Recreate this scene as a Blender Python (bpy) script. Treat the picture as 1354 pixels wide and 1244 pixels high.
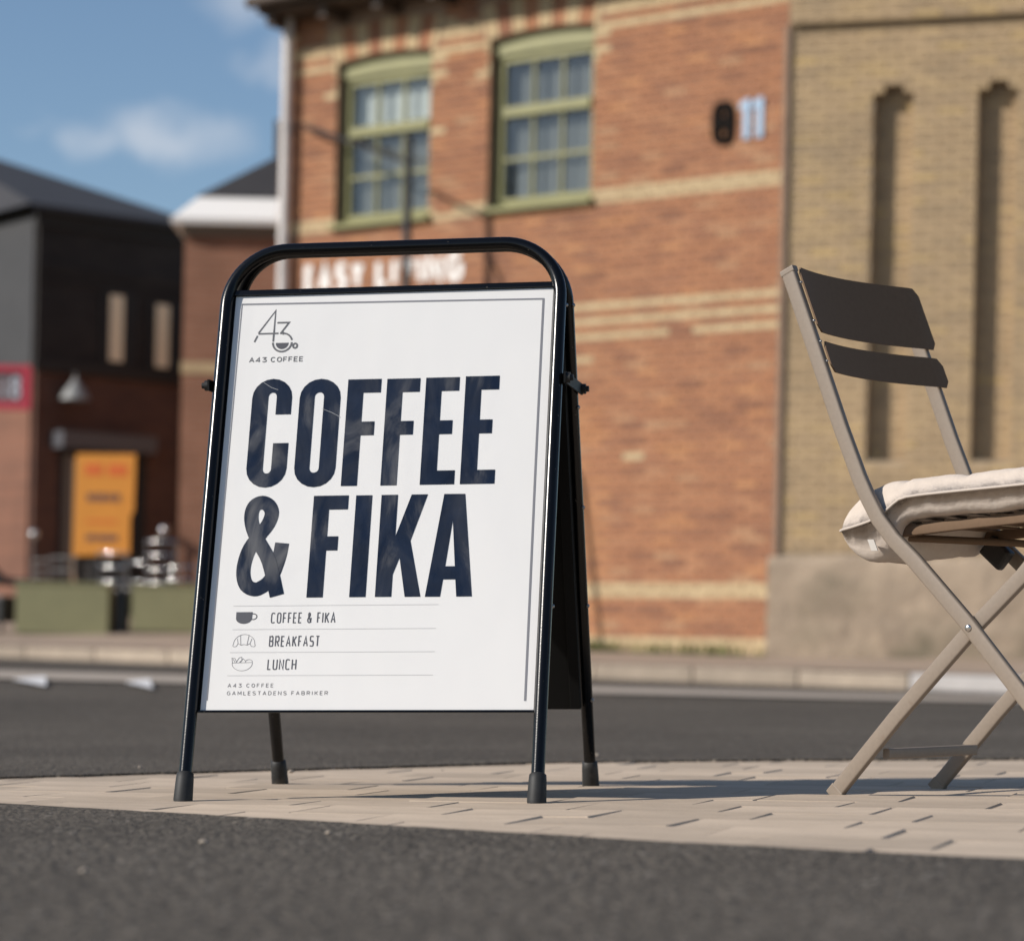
import bpy, bmesh, math, random
from mathutils import Vector, Matrix, Quaternion
random.seed(7)
R = math.radians
sc = bpy.context.scene
for o in list(bpy.data.objects): bpy.data.objects.remove(o)
C = sc.collection

# ------------------------------------------------------------------ camera
CAM_H, FPX, ROLL = 0.228, 3450.0, 0.023
cd = bpy.data.cameras.new('camera'); cam = bpy.data.objects.new('camera', cd); C.objects.link(cam)
cd.sensor_width = 36.0; cd.lens = FPX / 1354 * 36; cd.shift_y = 246 / 1354
cd.clip_start = 0.05; cd.clip_end = 2000
cam.matrix_world = Matrix.Translation((0, 0, CAM_H)) @ Matrix.Rotation(R(90), 4, 'X') @ Matrix.Rotation(ROLL, 4, 'Z')
cd.dof.use_dof = True; cd.dof.focus_distance = 4.08; cd.dof.aperture_fstop = 4.2; cd.dof.aperture_blades = 0
sc.camera = cam

# ------------------------------------------------------------------ light
SUN_EL = R(31); SUN_AZ = math.atan2(-math.sin(R(71)), -math.cos(R(71)))          # from +Y clockwise towards +X
SUN = Vector((math.sin(SUN_AZ) * math.cos(SUN_EL), math.cos(SUN_AZ) * math.cos(SUN_EL), math.sin(SUN_EL)))
sl = bpy.data.lights.new('sun', 'SUN'); so = bpy.data.objects.new('sun', sl); C.objects.link(so)
sl.energy = 5.0; sl.angle = R(0.5); sl.color = (1.0, 0.94, 0.86)
so.rotation_mode = 'QUATERNION'; so.rotation_quaternion = SUN.to_track_quat('Z', 'Y'); so.location = (-20, -15, 30)
W = bpy.data.worlds.new('World'); sc.world = W; W.use_nodes = True
wt = W.node_tree; wt.nodes.clear()
def wn(t, **k):
    n = wt.nodes.new(t)
    for a, b in k.items(): setattr(n, a, b)
    return n
sky = wn('ShaderNodeTexSky', sky_type='NISHITA', sun_disc=False, sun_elevation=SUN_EL, sun_rotation=SUN_AZ)
sky.air_density = 1.0; sky.dust_density = 0.3; sky.ozone_density = 2.8
bg = wn('ShaderNodeBackground'); bg.inputs['Strength'].default_value = 0.105
out = wn('ShaderNodeOutputWorld')
tc = wn('ShaderNodeTexCoord')
mp = wn('ShaderNodeMapping'); mp.inputs['Scale'].default_value = (1.0, 1.0, 2.6); mp.inputs['Location'].default_value = (0.42, 0.1, 0.35)
cn = wn('ShaderNodeTexNoise'); cn.inputs['Scale'].default_value = 5.5; cn.inputs['Detail'].default_value = 7; cn.inputs['Roughness'].default_value = 0.55; cn.inputs['Distortion'].default_value = 0.3
cr = wn('ShaderNodeValToRGB'); cr.color_ramp.elements[0].position = 0.60; cr.color_ramp.elements[1].position = 0.80
cr.color_ramp.elements[0].color = (0, 0, 0, 1); cr.color_ramp.elements[1].color = (.5, .5, .5, 1)
mix = wn('ShaderNodeMix', data_type='RGBA'); mix.inputs['B'].default_value = (8.2, 8.1, 8.2, 1)
L = wt.links.new
L(tc.outputs['Generated'], mp.inputs['Vector']); L(mp.outputs['Vector'], cn.inputs['Vector']); L(cn.outputs['Fac'], cr.inputs['Fac'])
# one low fair-weather cloud puff (an ellipse of directions, its edge broken by noise) in among the wisps
def vec(op, a, b=None):
    n = wn('ShaderNodeVectorMath', operation=op); L(a, n.inputs[0])
    if b is not None: n.inputs[1].default_value = b
    return n
def cloud_puff(d, sc_, amp):
    n2 = wn('ShaderNodeTexNoise'); n2.inputs['Scale'].default_value = 26; n2.inputs['Detail'].default_value = 6
    L(tc.outputs['Generated'], n2.inputs['Vector'])
    sub = vec('SUBTRACT', n2.outputs['Color'], (.5, .5, .5)); s2 = vec('MULTIPLY', sub.outputs[0], (.07, .07, .045))
    ad = wn('ShaderNodeVectorMath', operation='ADD'); L(tc.outputs['Generated'], ad.inputs[0]); L(s2.outputs[0], ad.inputs[1])
    df = vec('SUBTRACT', ad.outputs[0], d); ml = vec('MULTIPLY', df.outputs[0], sc_); le = wn('ShaderNodeVectorMath', operation='LENGTH'); L(ml.outputs[0], le.inputs[0])
    mr = wn('ShaderNodeMapRange', interpolation_type='SMOOTHSTEP'); L(le.outputs['Value'], mr.inputs['Value'])
    mr.inputs['From Min'].default_value = 1.0; mr.inputs['From Max'].default_value = 0.1; mr.inputs['To Min'].default_value = 0; mr.inputs['To Max'].default_value = amp
    return mr.outputs['Result']
def dirv(x, z): v = Vector((x, 1, z)).normalized(); return tuple(v)
prev = cr.outputs['Color']
for d, s_, a in ((dirv(-.142, .195), (24, 24, 58), .40), (dirv(-.172, .193), (55, 55, 70), .26), (dirv(-.108, .252), (40, 40, 60), .30), (dirv(-.098, .225), (60, 60, 90), .22)):
    m = wn('ShaderNodeMath', operation='MAXIMUM'); L(prev, m.inputs[0]); L(cloud_puff(d, s_, a), m.inputs[1]); prev = m.outputs[0]
L(prev, mix.inputs['Factor']); L(sky.outputs['Color'], mix.inputs['A']); L(mix.outputs['Result'], bg.inputs['Color']); L(bg.outputs[0], out.inputs['Surface'])
sc.view_settings.view_transform = 'Standard'; sc.view_settings.look = 'None'
sc.view_settings.exposure = 0.04; sc.view_settings.gamma = 1.0; sc.view_settings.use_curve_mapping = False
sc.cycles.max_bounces = 8; sc.cycles.use_denoising = True

# ------------------------------------------------------------------ materials
def mat(name, col=(.5, .5, .5), rough=.6, metal=0.0, spec=.5, noise=None, bump=None, objvar=0.0, island=0.0, coat=0.0, hue=None, coords='Object', grime=None):
    """noise=(scale, amount[,detail]) colour variation; bump=(scale, strength, distance); objvar/island = brightness spread per piece; grime=(scale, colour, lo, hi)"""
    m = bpy.data.materials.new(name); m.use_nodes = True; t = m.node_tree; N = t.nodes; l = t.links.new
    b = N['Principled BSDF']; b.inputs['Roughness'].default_value = rough; b.inputs['Metallic'].default_value = metal
    b.inputs['Specular IOR Level'].default_value = spec; b.inputs['Coat Weight'].default_value = coat; b.inputs['Coat Roughness'].default_value = .06
    def nd(k, **kw):
        n = N.new(k)
        for a, v in kw.items(): setattr(n, a, v)
        return n
    tcn = nd('ShaderNodeTexCoord'); co = tcn.outputs[coords]
    rgb = nd('ShaderNodeRGB'); rgb.outputs[0].default_value = (*col, 1); cur = rgb.outputs[0]
    rnd = None
    if objvar or island:
        oi = nd('ShaderNodeObjectInfo'); ge = nd('ShaderNodeNewGeometry')
        ma = nd('ShaderNodeMath', operation='MULTIPLY_ADD'); l(oi.outputs['Random'], ma.inputs[0]); ma.inputs[1].default_value = 17.31; l(ge.outputs['Random Per Island'], ma.inputs[2])
        fr = nd('ShaderNodeMath', operation='FRACT'); l(ma.outputs[0], fr.inputs[0]); rnd = fr.outputs[0]
        if hue:                                   # list of (pos, colour): each piece its own firing
            rp = nd('ShaderNodeValToRGB'); rp.color_ramp.interpolation = 'LINEAR'
            el = rp.color_ramp.elements
            while len(el) < len(hue): el.new(.5)
            for e, (p_, c_) in zip(el, hue): e.position = p_; e.color = (*c_, 1)
            l(rnd, rp.inputs[0]); cur = rp.outputs[0]
        else:
            mr = nd('ShaderNodeMapRange'); l(rnd, mr.inputs['Value']); mr.inputs['To Min'].default_value = 1 - (objvar or island); mr.inputs['To Max'].default_value = 1 + (objvar or island)
            hv = nd('ShaderNodeHueSaturation'); l(mr.outputs[0], hv.inputs['Value']); l(cur, hv.inputs['Color']); cur = hv.outputs[0]
    if noise:
        n = nd('ShaderNodeTexNoise'); n.inputs['Scale'].default_value = noise[0]; n.inputs['Detail'].default_value = noise[2] if len(noise) > 2 else 6; n.inputs['Roughness'].default_value = .65
        l(co, n.inputs['Vector'])
        mr = nd('ShaderNodeMapRange'); l(n.outputs['Fac'], mr.inputs['Value']); mr.inputs['From Min'].default_value = .25; mr.inputs['From Max'].default_value = .75
        mr.inputs['To Min'].default_value = 1 - noise[1]; mr.inputs['To Max'].default_value = 1 + noise[1]
        hv = nd('ShaderNodeHueSaturation'); l(mr.outputs[0], hv.inputs['Value']); l(cur, hv.inputs['Color']); cur = hv.outputs[0]
    if grime:
        n = nd('ShaderNodeTexNoise'); n.inputs['Scale'].default_value = grime[0]; n.inputs['Detail'].default_value = 5; l(tcn.outputs['Object'], n.inputs['Vector'])
        mr = nd('ShaderNodeMapRange'); l(n.outputs['Fac'], mr.inputs['Value']); mr.inputs['From Min'].default_value = grime[2]; mr.inputs['From Max'].default_value = grime[3]
        mx = nd('ShaderNodeMix', data_type='RGBA'); l(mr.outputs[0], mx.inputs['Factor']); l(cur, mx.inputs['A']); mx.inputs['B'].default_value = (*grime[1], 1); cur = mx.outputs['Result']
    l(cur, b.inputs['Base Color'])
    if bump:
        for_list = bump if isinstance(bump, list) else [bump]; pn = None
        for bs in for_list:
            n = nd('ShaderNodeTexNoise'); n.inputs['Scale'].default_value = bs[0]; n.inputs['Detail'].default_value = 4; l(co, n.inputs['Vector'])
            bn = nd('ShaderNodeBump'); bn.inputs['Strength'].default_value = bs[1]; bn.inputs['Distance'].default_value = bs[2]; l(n.outputs['Fac'], bn.inputs['Height'])
            if pn is not None: l(pn, bn.inputs['Normal'])
            pn = bn.outputs[0]
        l(pn, b.inputs['Normal'])
    return m

def asphalt_mat():
    m = mat('asphalt', (.084, .071, .057), .9, spec=.2, noise=(.7, .30, 10))
    t = m.node_tree; N = t.nodes; l = t.links.new; b = N['Principled BSDF']; tcn = N['Texture Coordinate']
    v = N.new('ShaderNodeTexVoronoi'); v.inputs['Scale'].default_value = 150; l(tcn.outputs['Object'], v.inputs['Vector'])
    v2 = N.new('ShaderNodeTexVoronoi'); v2.inputs['Scale'].default_value = 70; l(tcn.outputs['Object'], v2.inputs['Vector'])
    src = b.inputs['Base Color'].links[0].from_socket
    # each stone of the mix its own grey
    mr = N.new('ShaderNodeMapRange'); sx = N.new('ShaderNodeSeparateColor'); l(v.outputs['Color'], sx.inputs[0]); l(sx.outputs[0], mr.inputs['Value'])
    mr.inputs['To Min'].default_value = .45; mr.inputs['To Max'].default_value = 1.6
    hv = N.new('ShaderNodeHueSaturation'); l(mr.outputs[0], hv.inputs['Value']); l(src, hv.inputs['Color'])
    cl_ = N.new('ShaderNodeTexNoise'); cl_.inputs['Scale'].default_value = 55; cl_.inputs['Detail'].default_value = 5; cl_.inputs['Roughness'].default_value = .7; l(tcn.outputs['Object'], cl_.inputs['Vector'])
    mc = N.new('ShaderNodeMapRange'); l(cl_.outputs['Fac'], mc.inputs['Value']); mc.inputs['From Min'].default_value = .32; mc.inputs['From Max'].default_value = .68; mc.inputs['To Min'].default_value = .62; mc.inputs['To Max'].default_value = 1.42
    hv0 = hv; hv = N.new('ShaderNodeHueSaturation'); l(mc.outputs[0], hv.inputs['Value']); l(hv0.outputs[0], hv.inputs['Color'])
    # a few pale stones
    sx2 = N.new('ShaderNodeSeparateColor'); l(v2.outputs['Color'], sx2.inputs[0])
    gt = N.new('ShaderNodeMath'); gt.operation = 'GREATER_THAN'; l(sx2.outputs[1], gt.inputs[0]); gt.inputs[1].default_value = .965
    lt = N.new('ShaderNodeMath'); lt.operation = 'LESS_THAN'; l(v2.outputs['Distance'], lt.inputs[0]); lt.inputs[1].default_value = .35
    mu = N.new('ShaderNodeMath'); mu.operation = 'MULTIPLY'; l(gt.outputs[0], mu.inputs[0]); l(lt.outputs[0], mu.inputs[1])
    mx = N.new('ShaderNodeMix'); mx.data_type = 'RGBA'; l(mu.outputs[0], mx.inputs['Factor']); l(hv.outputs[0], mx.inputs['A']); mx.inputs['B'].default_value = (.26, .23, .2, 1)
    l(mx.outputs['Result'], b.inputs['Base Color'])
    bn = N.new('ShaderNodeBump'); bn.inputs['Strength'].default_value = .8; bn.inputs['Distance'].default_value = .004; bn.invert = True; l(v.outputs['Distance'], bn.inputs['Height'])
    b2 = N.new('ShaderNodeBump'); b2.inputs['Strength'].default_value = .5; b2.inputs['Distance'].default_value = .006; b2.invert = True; l(v2.outputs['Distance'], b2.inputs['Height']); l(bn.outputs[0], b2.inputs['Normal'])
    l(b2.outputs[0], b.inputs['Normal'])
    return m

def brick_tex_mat(name, c1, c2, mortar):
    m = bpy.data.materials.new(name); m.use_nodes = True; t = m.node_tree; N = t.nodes; l = t.links.new; b = N['Principled BSDF']
    tcn = N.new('ShaderNodeTexCoord'); mpn = N.new('ShaderNodeMapping'); mpn.inputs['Rotation'].default_value = (R(90), 0, 0)
    bt = N.new('ShaderNodeTexBrick'); bt.inputs['Scale'].default_value = 1; bt.inputs['Brick Width'].default_value = .25; bt.inputs['Row Height'].default_value = .075; bt.inputs['Mortar Size'].default_value = .006
    bt.inputs['Color1'].default_value = (*c1, 1); bt.inputs['Color2'].default_value = (*c2, 1); bt.inputs['Mortar'].default_value = (*mortar, 1)
    l(tcn.outputs['Object'], mpn.inputs['Vector']); l(mpn.outputs[0], bt.inputs['Vector'])
    n = N.new('ShaderNodeTexNoise'); n.inputs['Scale'].default_value = 1.3; n.inputs['Detail'].default_value = 6; l(tcn.outputs['Object'], n.inputs['Vector'])
    mr = N.new('ShaderNodeMapRange'); l(n.outputs['Fac'], mr.inputs['Value']); mr.inputs['From Min'].default_value = .3; mr.inputs['From Max'].default_value = .7; mr.inputs['To Min'].default_value = .8; mr.inputs['To Max'].default_value = 1.2
    hv = N.new('ShaderNodeHueSaturation'); l(mr.outputs[0], hv.inputs['Value']); l(bt.outputs['Color'], hv.inputs['Color']); l(hv.outputs[0], b.inputs['Base Color']); b.inputs['Roughness'].default_value = .9
    bn = N.new('ShaderNodeBump'); bn.inputs['Distance'].default_value = .006; bn.invert = True; l(bt.outputs['Fac'], bn.inputs['Height']); l(bn.outputs[0], b.inputs['Normal'])
    return m

def glass_mat(name, tint=(.75, .8, .82), refl=.25):
    m = bpy.data.materials.new(name); m.use_nodes = True; t = m.node_tree; N = t.nodes; l = t.links.new; N.remove(N['Principled BSDF'])
    tr = N.new('ShaderNodeBsdfTransparent'); tr.inputs[0].default_value = (*tint, 1); gl = N.new('ShaderNodeBsdfGlossy'); gl.inputs['Roughness'].default_value = .03
    mx = N.new('ShaderNodeMixShader'); mx.inputs[0].default_value = refl; l(tr.outputs[0], mx.inputs[1]); l(gl.outputs[0], mx.inputs[2]); l(mx.outputs[0], N['Material Output'].inputs['Surface'])
    return m

RED = [(0, (.23, .108, .066)), (.10, (.30, .140, .080)), (.45, (.345, .160, .086)), (.75, (.37, .172, .090)), (.93, (.395, .196, .106)), (1, (.40, .23, .13))]
YEL = [(0, (.37, .27, .165)), (.25, (.42, .30, .178)), (.6, (.45, .322, .19)), (.88, (.475, .34, .19)), (1, (.51, .36, .175))]
BAND = [(0, (.47, .345, .20)), (.5, (.50, .375, .22)), (1, (.53, .405, .24))]
M = dict(
    asphalt=asphalt_mat(),
    paver=mat('concrete_paver', (.475, .378, .285), .9, spec=.2, noise=(9, .13, 8), bump=[(180, .35, .002), (30, .3, .003)], objvar=.13, grime=(2.1, (.30, .24, .185), .5, .78)),
    joint=mat('joint_sand', (.30, .24, .18), .95, noise=(60, .3)),
    kerb=mat('kerb_granite', (.36, .29, .22), .85, noise=(5, .25, 8), bump=(60, .4, .004), objvar=.22),
    kerb_white=mat('kerb_white_paint', (.42, .39, .37), .8, noise=(6, .15)),
    pavement=mat('pavement_concrete', (.31, .235, .175), .9, noise=(1.2, .18, 8), bump=(50, .3, .004)),
    band=mat('pale_setts', (.37, .31, .25), .9, noise=(2, .15, 8)),
    line=mat('road_paint', (.72, .70, .68), .8, noise=(8, .12)),
    ground=mat('ground_dirt', (.14, .12, .10), .95, noise=(.5, .2)),
    black=mat('black_powder_coat', (.0025, .0025, .003), .22, spec=.32, bump=(420, .12, .0006), noise=(40, .3), grime=(150, (.10, .085, .07), .70, .76)),
    blackmatt=mat('black_sheet_metal', (.003, .003, .003), .55, spec=.2),
    rubber=mat('black_rubber', (.018, .018, .018), .6, spec=.4, noise=(50, .4), grime=(24, (.07, .06, .05), .55, .8)),
    zinc=mat('zinc_screw', (.30, .30, .30), .35, metal=1),
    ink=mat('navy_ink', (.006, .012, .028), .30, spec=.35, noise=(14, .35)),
    grey_ink=mat('grey_ink', (.075, .075, .085), .4),
    light_ink=mat('light_grey_ink', (.20, .19, .19), .4),
    logo_ink=mat('logo_ink', (.11, .11, .115), .4),
    rule=mat('pale_rule_ink', (.50, .49, .485), .5),
    edge=mat('pocket_edge_plastic', (.20, .20, .215), .4),
    chair=mat('taupe_painted_steel', (.225, .180, .140), .5, spec=.35, noise=(140, .07), bump=(500, .12, .0004), grime=(60, (.20, .15, .11), .66, .8)),
    slat=mat('taupe_slat_in_shade', (.155, .102, .066), .75, spec=.08, noise=(120, .07), bump=(500, .1, .0004)),  # chair taupe darkened: shade on slats and seat rails put into the colour
    steel=mat('polished_rivet', (.62, .60, .58), .25, metal=1),
    darkplastic=mat('dark_plastic', (.02, .017, .015), .5),
    cushion=mat('beige_canvas', (.53, .455, .39), 1.0, spec=.1, noise=(24, .08), bump=[(1400, .5, .0006), (38, .5, .006), (90, .3, .002)]),
    seam=mat('canvas_piping', (.50, .43, .37), .95),
    white_tag=mat('white_label', (.46, .43, .39), .7),
    mortar=mat('lime_mortar', (.295, .20, .138), .95, noise=(5, .2)),
    ymortar=mat('yellow_wall_mortar', (.37, .28, .185), .95, noise=(5, .2)),
    redbrick=mat('red_brick', rough=.9, spec=.25, objvar=.1, hue=RED, noise=(1.1, .10, 7), bump=(60, .4, .003)),
    orangebrick=mat('orange_brick', rough=.9, spec=.25, objvar=.1, hue=[(0, (.40, .185, .09)), (1, (.44, .215, .105))], noise=(1.1, .12, 7)),
    bandbrick=mat('pale_yellow_brick', rough=.9, spec=.25, objvar=.1, hue=BAND, noise=(2, .10, 7), bump=(60, .4, .003)),
    yelbrick=mat('yellow_brick', rough=.9, spec=.25, objvar=.1, hue=YEL, noise=(.9, .16, 7), bump=(60, .4, .003), grime=(.7, (.30, .225, .145), .5, .75)),
    render=mat('plinth_render', (.35, .27, .195), .95, noise=(2.4, .28, 9), bump=[(6, .6, .04), (30, .5, .01)], grime=(1.3, (.17, .14, .095), .5, .66)),
    green=mat('olive_green_paint', (.215, .205, .075), .5, noise=(5, .12)),
    glass=glass_mat('window_glass', (.86, .88, .88), .07),
    curtain=mat('net_curtain', (.215, .215, .20), .95, noise=(2, .1)),
    whitecurtain=mat('white_curtain', (.80, .80, .75), .95, noise=(2, .1)),
    dark=mat('dark_interior', (.02, .02, .02), .9),
    pipe=mat('zinc_downpipe', (.60, .56, .53), .5, noise=(3, .12)),
    eave=mat('brown_eave_board', (.075, .052, .038), .7, noise=(5, .2)),
    iron=mat('black_iron', (.012, .012, .013), .5),
    paint_white=mat('white_wall_paint', (.80, .77, .73), .8, noise=(9, .06)),
    num_blue=mat('blue_grey_enamel', (.30, .42, .56), .35),
    num_black=mat('black_enamel', (.010, .008, .007), .9, spec=.08),
    midbrick=brick_tex_mat('distant_red_brick', (.30, .135, .082), (.25, .11, .065), (.28, .19, .13)),
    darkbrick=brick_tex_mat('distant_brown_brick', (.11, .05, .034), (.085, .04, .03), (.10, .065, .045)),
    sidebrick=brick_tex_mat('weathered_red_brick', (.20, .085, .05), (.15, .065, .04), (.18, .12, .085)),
    upperbrick=brick_tex_mat('upper_dark_brick', (.026, .021, .018), (.016, .013, .012), (.030, .026, .023)),  # near-black brick tone for the upper storey and string courses
    cornice=mat('white_cornice', (.80, .78, .75), .7),
    soffit=mat('brown_soffit', (.16, .12, .085), .8),
    slate=mat('dark_slate', (.034, .031, .031), .7, noise=(2, .2)),
    cladding=mat('anthracite_cladding', (.034, .032, .032), .6, noise=(2, .2)),
    brownboard=mat('dark_board', (.014, .012, .011), .7),
    pale_strip=mat('cream_strip', (.80, .68, .48), .9),
    lintel=mat('grey_steel_canopy', (.075, .075, .085), .5),
    orange=mat('orange_banner', (.72, .30, .045), .7, noise=(3, .06)),
    orange_red=mat('red_print', (.72, .16, .035), .7),
    purple=mat('dark_print', (.20, .10, .07), .7),
    planter=mat('sage_planter_paint', (.24, .23, .12), .7, noise=(4, .1)),
    soil=mat('soil', (.05, .035, .025), .95),
    chrome=mat('chrome_tube', (.62, .61, .60), .20, metal=1),
    dullmetal=mat('grey_metal', (.16, .155, .15), .5, metal=.6),
    pinkred=mat('pink_red_sign', (.50, .045, .075), .5),
    signgrey=mat('sign_grey_panel', (.16, .11, .11), .6),
    signletter=mat('sign_pale_letters', (.55, .60, .66), .6),
    lampgrey=mat('lamp_enamel', (.22, .225, .22), .5),
    weed=mat('weed_leaf', (.11, .13, .03), .8, island=.3),
    pebble=mat('pale_pebble', (.42, .35, .28), .9, objvar=.25, noise=(80, .2)),
)
_ink = M['ink'].node_tree                                     # wiped, scuffed plastic over the print: gloss varies, glare painted into the ink colour
def smear_glare(m, lo, hi, smear_glare_col, amount):
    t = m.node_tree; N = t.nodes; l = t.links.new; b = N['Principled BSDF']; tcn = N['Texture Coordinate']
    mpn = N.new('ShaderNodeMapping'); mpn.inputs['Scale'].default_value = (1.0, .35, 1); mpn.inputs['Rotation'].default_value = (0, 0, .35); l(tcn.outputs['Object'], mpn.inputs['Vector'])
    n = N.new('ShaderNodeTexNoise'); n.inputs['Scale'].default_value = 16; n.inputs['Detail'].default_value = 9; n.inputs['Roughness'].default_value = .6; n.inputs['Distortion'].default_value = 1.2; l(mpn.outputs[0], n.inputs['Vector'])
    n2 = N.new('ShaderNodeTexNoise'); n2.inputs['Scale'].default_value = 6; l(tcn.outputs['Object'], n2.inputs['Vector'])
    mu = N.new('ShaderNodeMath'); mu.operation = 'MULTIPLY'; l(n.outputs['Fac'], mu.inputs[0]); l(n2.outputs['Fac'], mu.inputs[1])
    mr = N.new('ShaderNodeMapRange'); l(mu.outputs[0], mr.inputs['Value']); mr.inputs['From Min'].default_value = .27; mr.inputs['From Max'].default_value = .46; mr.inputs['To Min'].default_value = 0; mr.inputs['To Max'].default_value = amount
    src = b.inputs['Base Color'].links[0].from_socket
    mx = N.new('ShaderNodeMix'); mx.data_type = 'RGBA'; l(mr.outputs[0], mx.inputs['Factor']); l(src, mx.inputs['A']); mx.inputs['B'].default_value = (*smear_glare_col, 1); l(mx.outputs['Result'], b.inputs['Base Color'])
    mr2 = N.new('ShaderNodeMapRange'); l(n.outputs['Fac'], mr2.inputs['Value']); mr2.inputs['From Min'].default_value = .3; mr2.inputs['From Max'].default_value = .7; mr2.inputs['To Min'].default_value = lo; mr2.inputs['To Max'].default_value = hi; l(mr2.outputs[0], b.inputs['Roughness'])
smear_glare(M['ink'], .20, .50, (.20, .195, .19), .55)
M['poster'] = mat('poster_paper', (.715, .70, .68), .35, spec=.4, bump=(3.2, .10, .02)); smear_glare(M['poster'], .28, .5, (.70, .675, .64), .30)
smear_p = None
M['scratch'] = mat('plastic_scratch', (.34, .34, .34), .4)

# ------------------------------------------------------------------ mesh helpers
class MB:
    def __init__(s): s.v = []; s.f = []; s.sm = []
    def add(s, vs, fs, smooth=False):
        o = len(s.v); s.v += [tuple(v) for v in vs]; s.f += [tuple(i + o for i in f) for f in fs]; s.sm += [smooth] * len(fs); return s
    def box(s, x0, y0, z0, x1, y1, z1, xf=None):
        vs = [(x0, y0, z0), (x1, y0, z0), (x1, y1, z0), (x0, y1, z0), (x0, y0, z1), (x1, y0, z1), (x1, y1, z1), (x0, y1, z1)]
        if xf: vs = [xf @ Vector(v) for v in vs]
        return s.add(vs, [(0, 3, 2, 1), (4, 5, 6, 7), (0, 1, 5, 4), (1, 2, 6, 5), (2, 3, 7, 6), (3, 0, 4, 7)])
    def bbox(s, x0, y0, z0, x1, y1, z1, b, xf=None):           # bevelled box
        bm = bmesh.new(); bmesh.ops.create_cube(bm, size=1)
        for v in bm.verts: v.co = Vector(((x0 + x1) / 2 + v.co.x * (x1 - x0), (y0 + y1) / 2 + v.co.y * (y1 - y0), (z0 + z1) / 2 + v.co.z * (z1 - z0)))
        bmesh.ops.bevel(bm, geom=bm.edges[:], offset=b, segments=2, affect='EDGES', profile=.6)
        bm.verts.index_update()
        vs = [(xf @ v.co) if xf else v.co.copy() for v in bm.verts]; fs = [[v.index for v in f.verts] for f in bm.faces]; bm.free()
        return s.add(vs, fs)
    def tube(s, pts, r, n=14, cap=True, flat=None, up=None):
        """round (or flat=(a,b) elliptical / rectangular) sweep along points"""
        P = [Vector(p) for p in pts]; rings = []
        t0 = (P[1] - P[0]).normalized()
        ref = Vector(up) if up else (Vector((0, 0, 1)) if abs(t0.z) < .9 else Vector((1, 0, 0)))
        u = (ref - t0 * ref.dot(t0)).normalized()
        for i, p in enumerate(P):
            if i == 0: t = t0; k = 1
            elif i == len(P) - 1: t = (P[i] - P[i - 1]).normalized(); k = 1
            else:
                a = (P[i] - P[i - 1]).normalized(); b = (P[i + 1] - P[i]).normalized(); t = (a + b).normalized(); k = 1 / max(.5, math.cos(a.angle(b, 0) / 2))
            u = (u - t * u.dot(t)).normalized(); w = t.cross(u)
            rr = r[i] if isinstance(r, (list, tuple)) else r
            if flat: ring = [p + u * (cx * flat[0]) * (1) + w * (cy * flat[1]) for cx, cy in RR]
            else: ring = [p + (u * math.cos(2 * math.pi * j / n) + w * math.sin(2 * math.pi * j / n)) * rr for j in range(n)]
            rings.append(ring)
        m = len(rings[0]); vs = [v for r_ in rings for v in r_]; fs = []
        for i in range(len(rings) - 1):
            for j in range(m):
                a = i * m + j; b = i * m + (j + 1) % m; fs.append((a, b, b + m, a + m))
        s.add(vs, fs, True)
        if cap:
            s.add(rings[0], [tuple(range(m - 1, -1, -1))]); s.add(rings[-1], [tuple(range(m))])
        return s
    def sphere(s, c, r, n=10, m=7, sq=(1, 1, 1)):
        vs = [(c[0], c[1], c[2] - r * sq[2])]
        for i in range(1, m):
            a = math.pi * i / m - math.pi / 2
            for j in range(n): b = 2 * math.pi * j / n; vs.append((c[0] + r * sq[0] * math.cos(a) * math.cos(b), c[1] + r * sq[1] * math.cos(a) * math.sin(b), c[2] + r * sq[2] * math.sin(a)))
        vs.append((c[0], c[1], c[2] + r * sq[2])); fs = []
        for j in range(n): fs.append((0, 1 + (j + 1) % n, 1 + j)); fs.append((len(vs) - 1, len(vs) - 1 - n + j, len(vs) - 1 - n + (j + 1) % n))
        for i in range(m - 2):
            for j in range(n): a = 1 + i * n + j; b = 1 + i * n + (j + 1) % n; fs.append((a, b, b + n, a + n))
        return s.add(vs, fs, True)
    def mesh(s, name):
        me = bpy.data.meshes.new(name); me.from_pydata(s.v, [], s.f); me.update()
        me.polygons.foreach_set('use_smooth', s.sm); return me
    def build(s, name, m, parent=None, loc=None):
        return link(name, s.mesh(name), m, parent, loc)
RR = []                                                        # rounded-rectangle ring (unit half-sizes)
for cx, cy, a0 in ((1, 1, 0), (-1, 1, 90), (-1, -1, 180), (1, -1, 270)):
    for k in range(4):
        a = R(a0 + 30 * k); RR.append((cx * .72 + .28 * math.cos(a), cy * .5 + .5 * math.sin(a)))
def link(name, me, m, parent=None, loc=None):
    o = bpy.data.objects.new(name, me); C.objects.link(o)
    if m is not None:
        me.materials.clear(); me.materials.append(M[m] if isinstance(m, str) else m)
    if parent: o.parent = parent
    if loc: o.location = loc
    return o
def tag(o, label, cat, group=None, kind=None):
    if label: o['label'] = label
    if cat: o['category'] = cat
    if group: o['group'] = group
    if kind: o['kind'] = kind
    return o
def empty(name, loc=(0, 0, 0), rz=0.0):
    o = bpy.data.objects.new(name, None); C.objects.link(o); o.location = loc; o.rotation_euler = (0, 0, rz); o.empty_display_size = .1; return o
def structure(o): o['kind'] = 'structure'; return o
def stuff(o): o['kind'] = 'stuff'; return o
def copy_tree(o, parent=None):
    c = o.copy(); C.objects.link(c); c.parent = parent
    for ch in list(o.children): copy_tree(ch, c)
    return c
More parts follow.
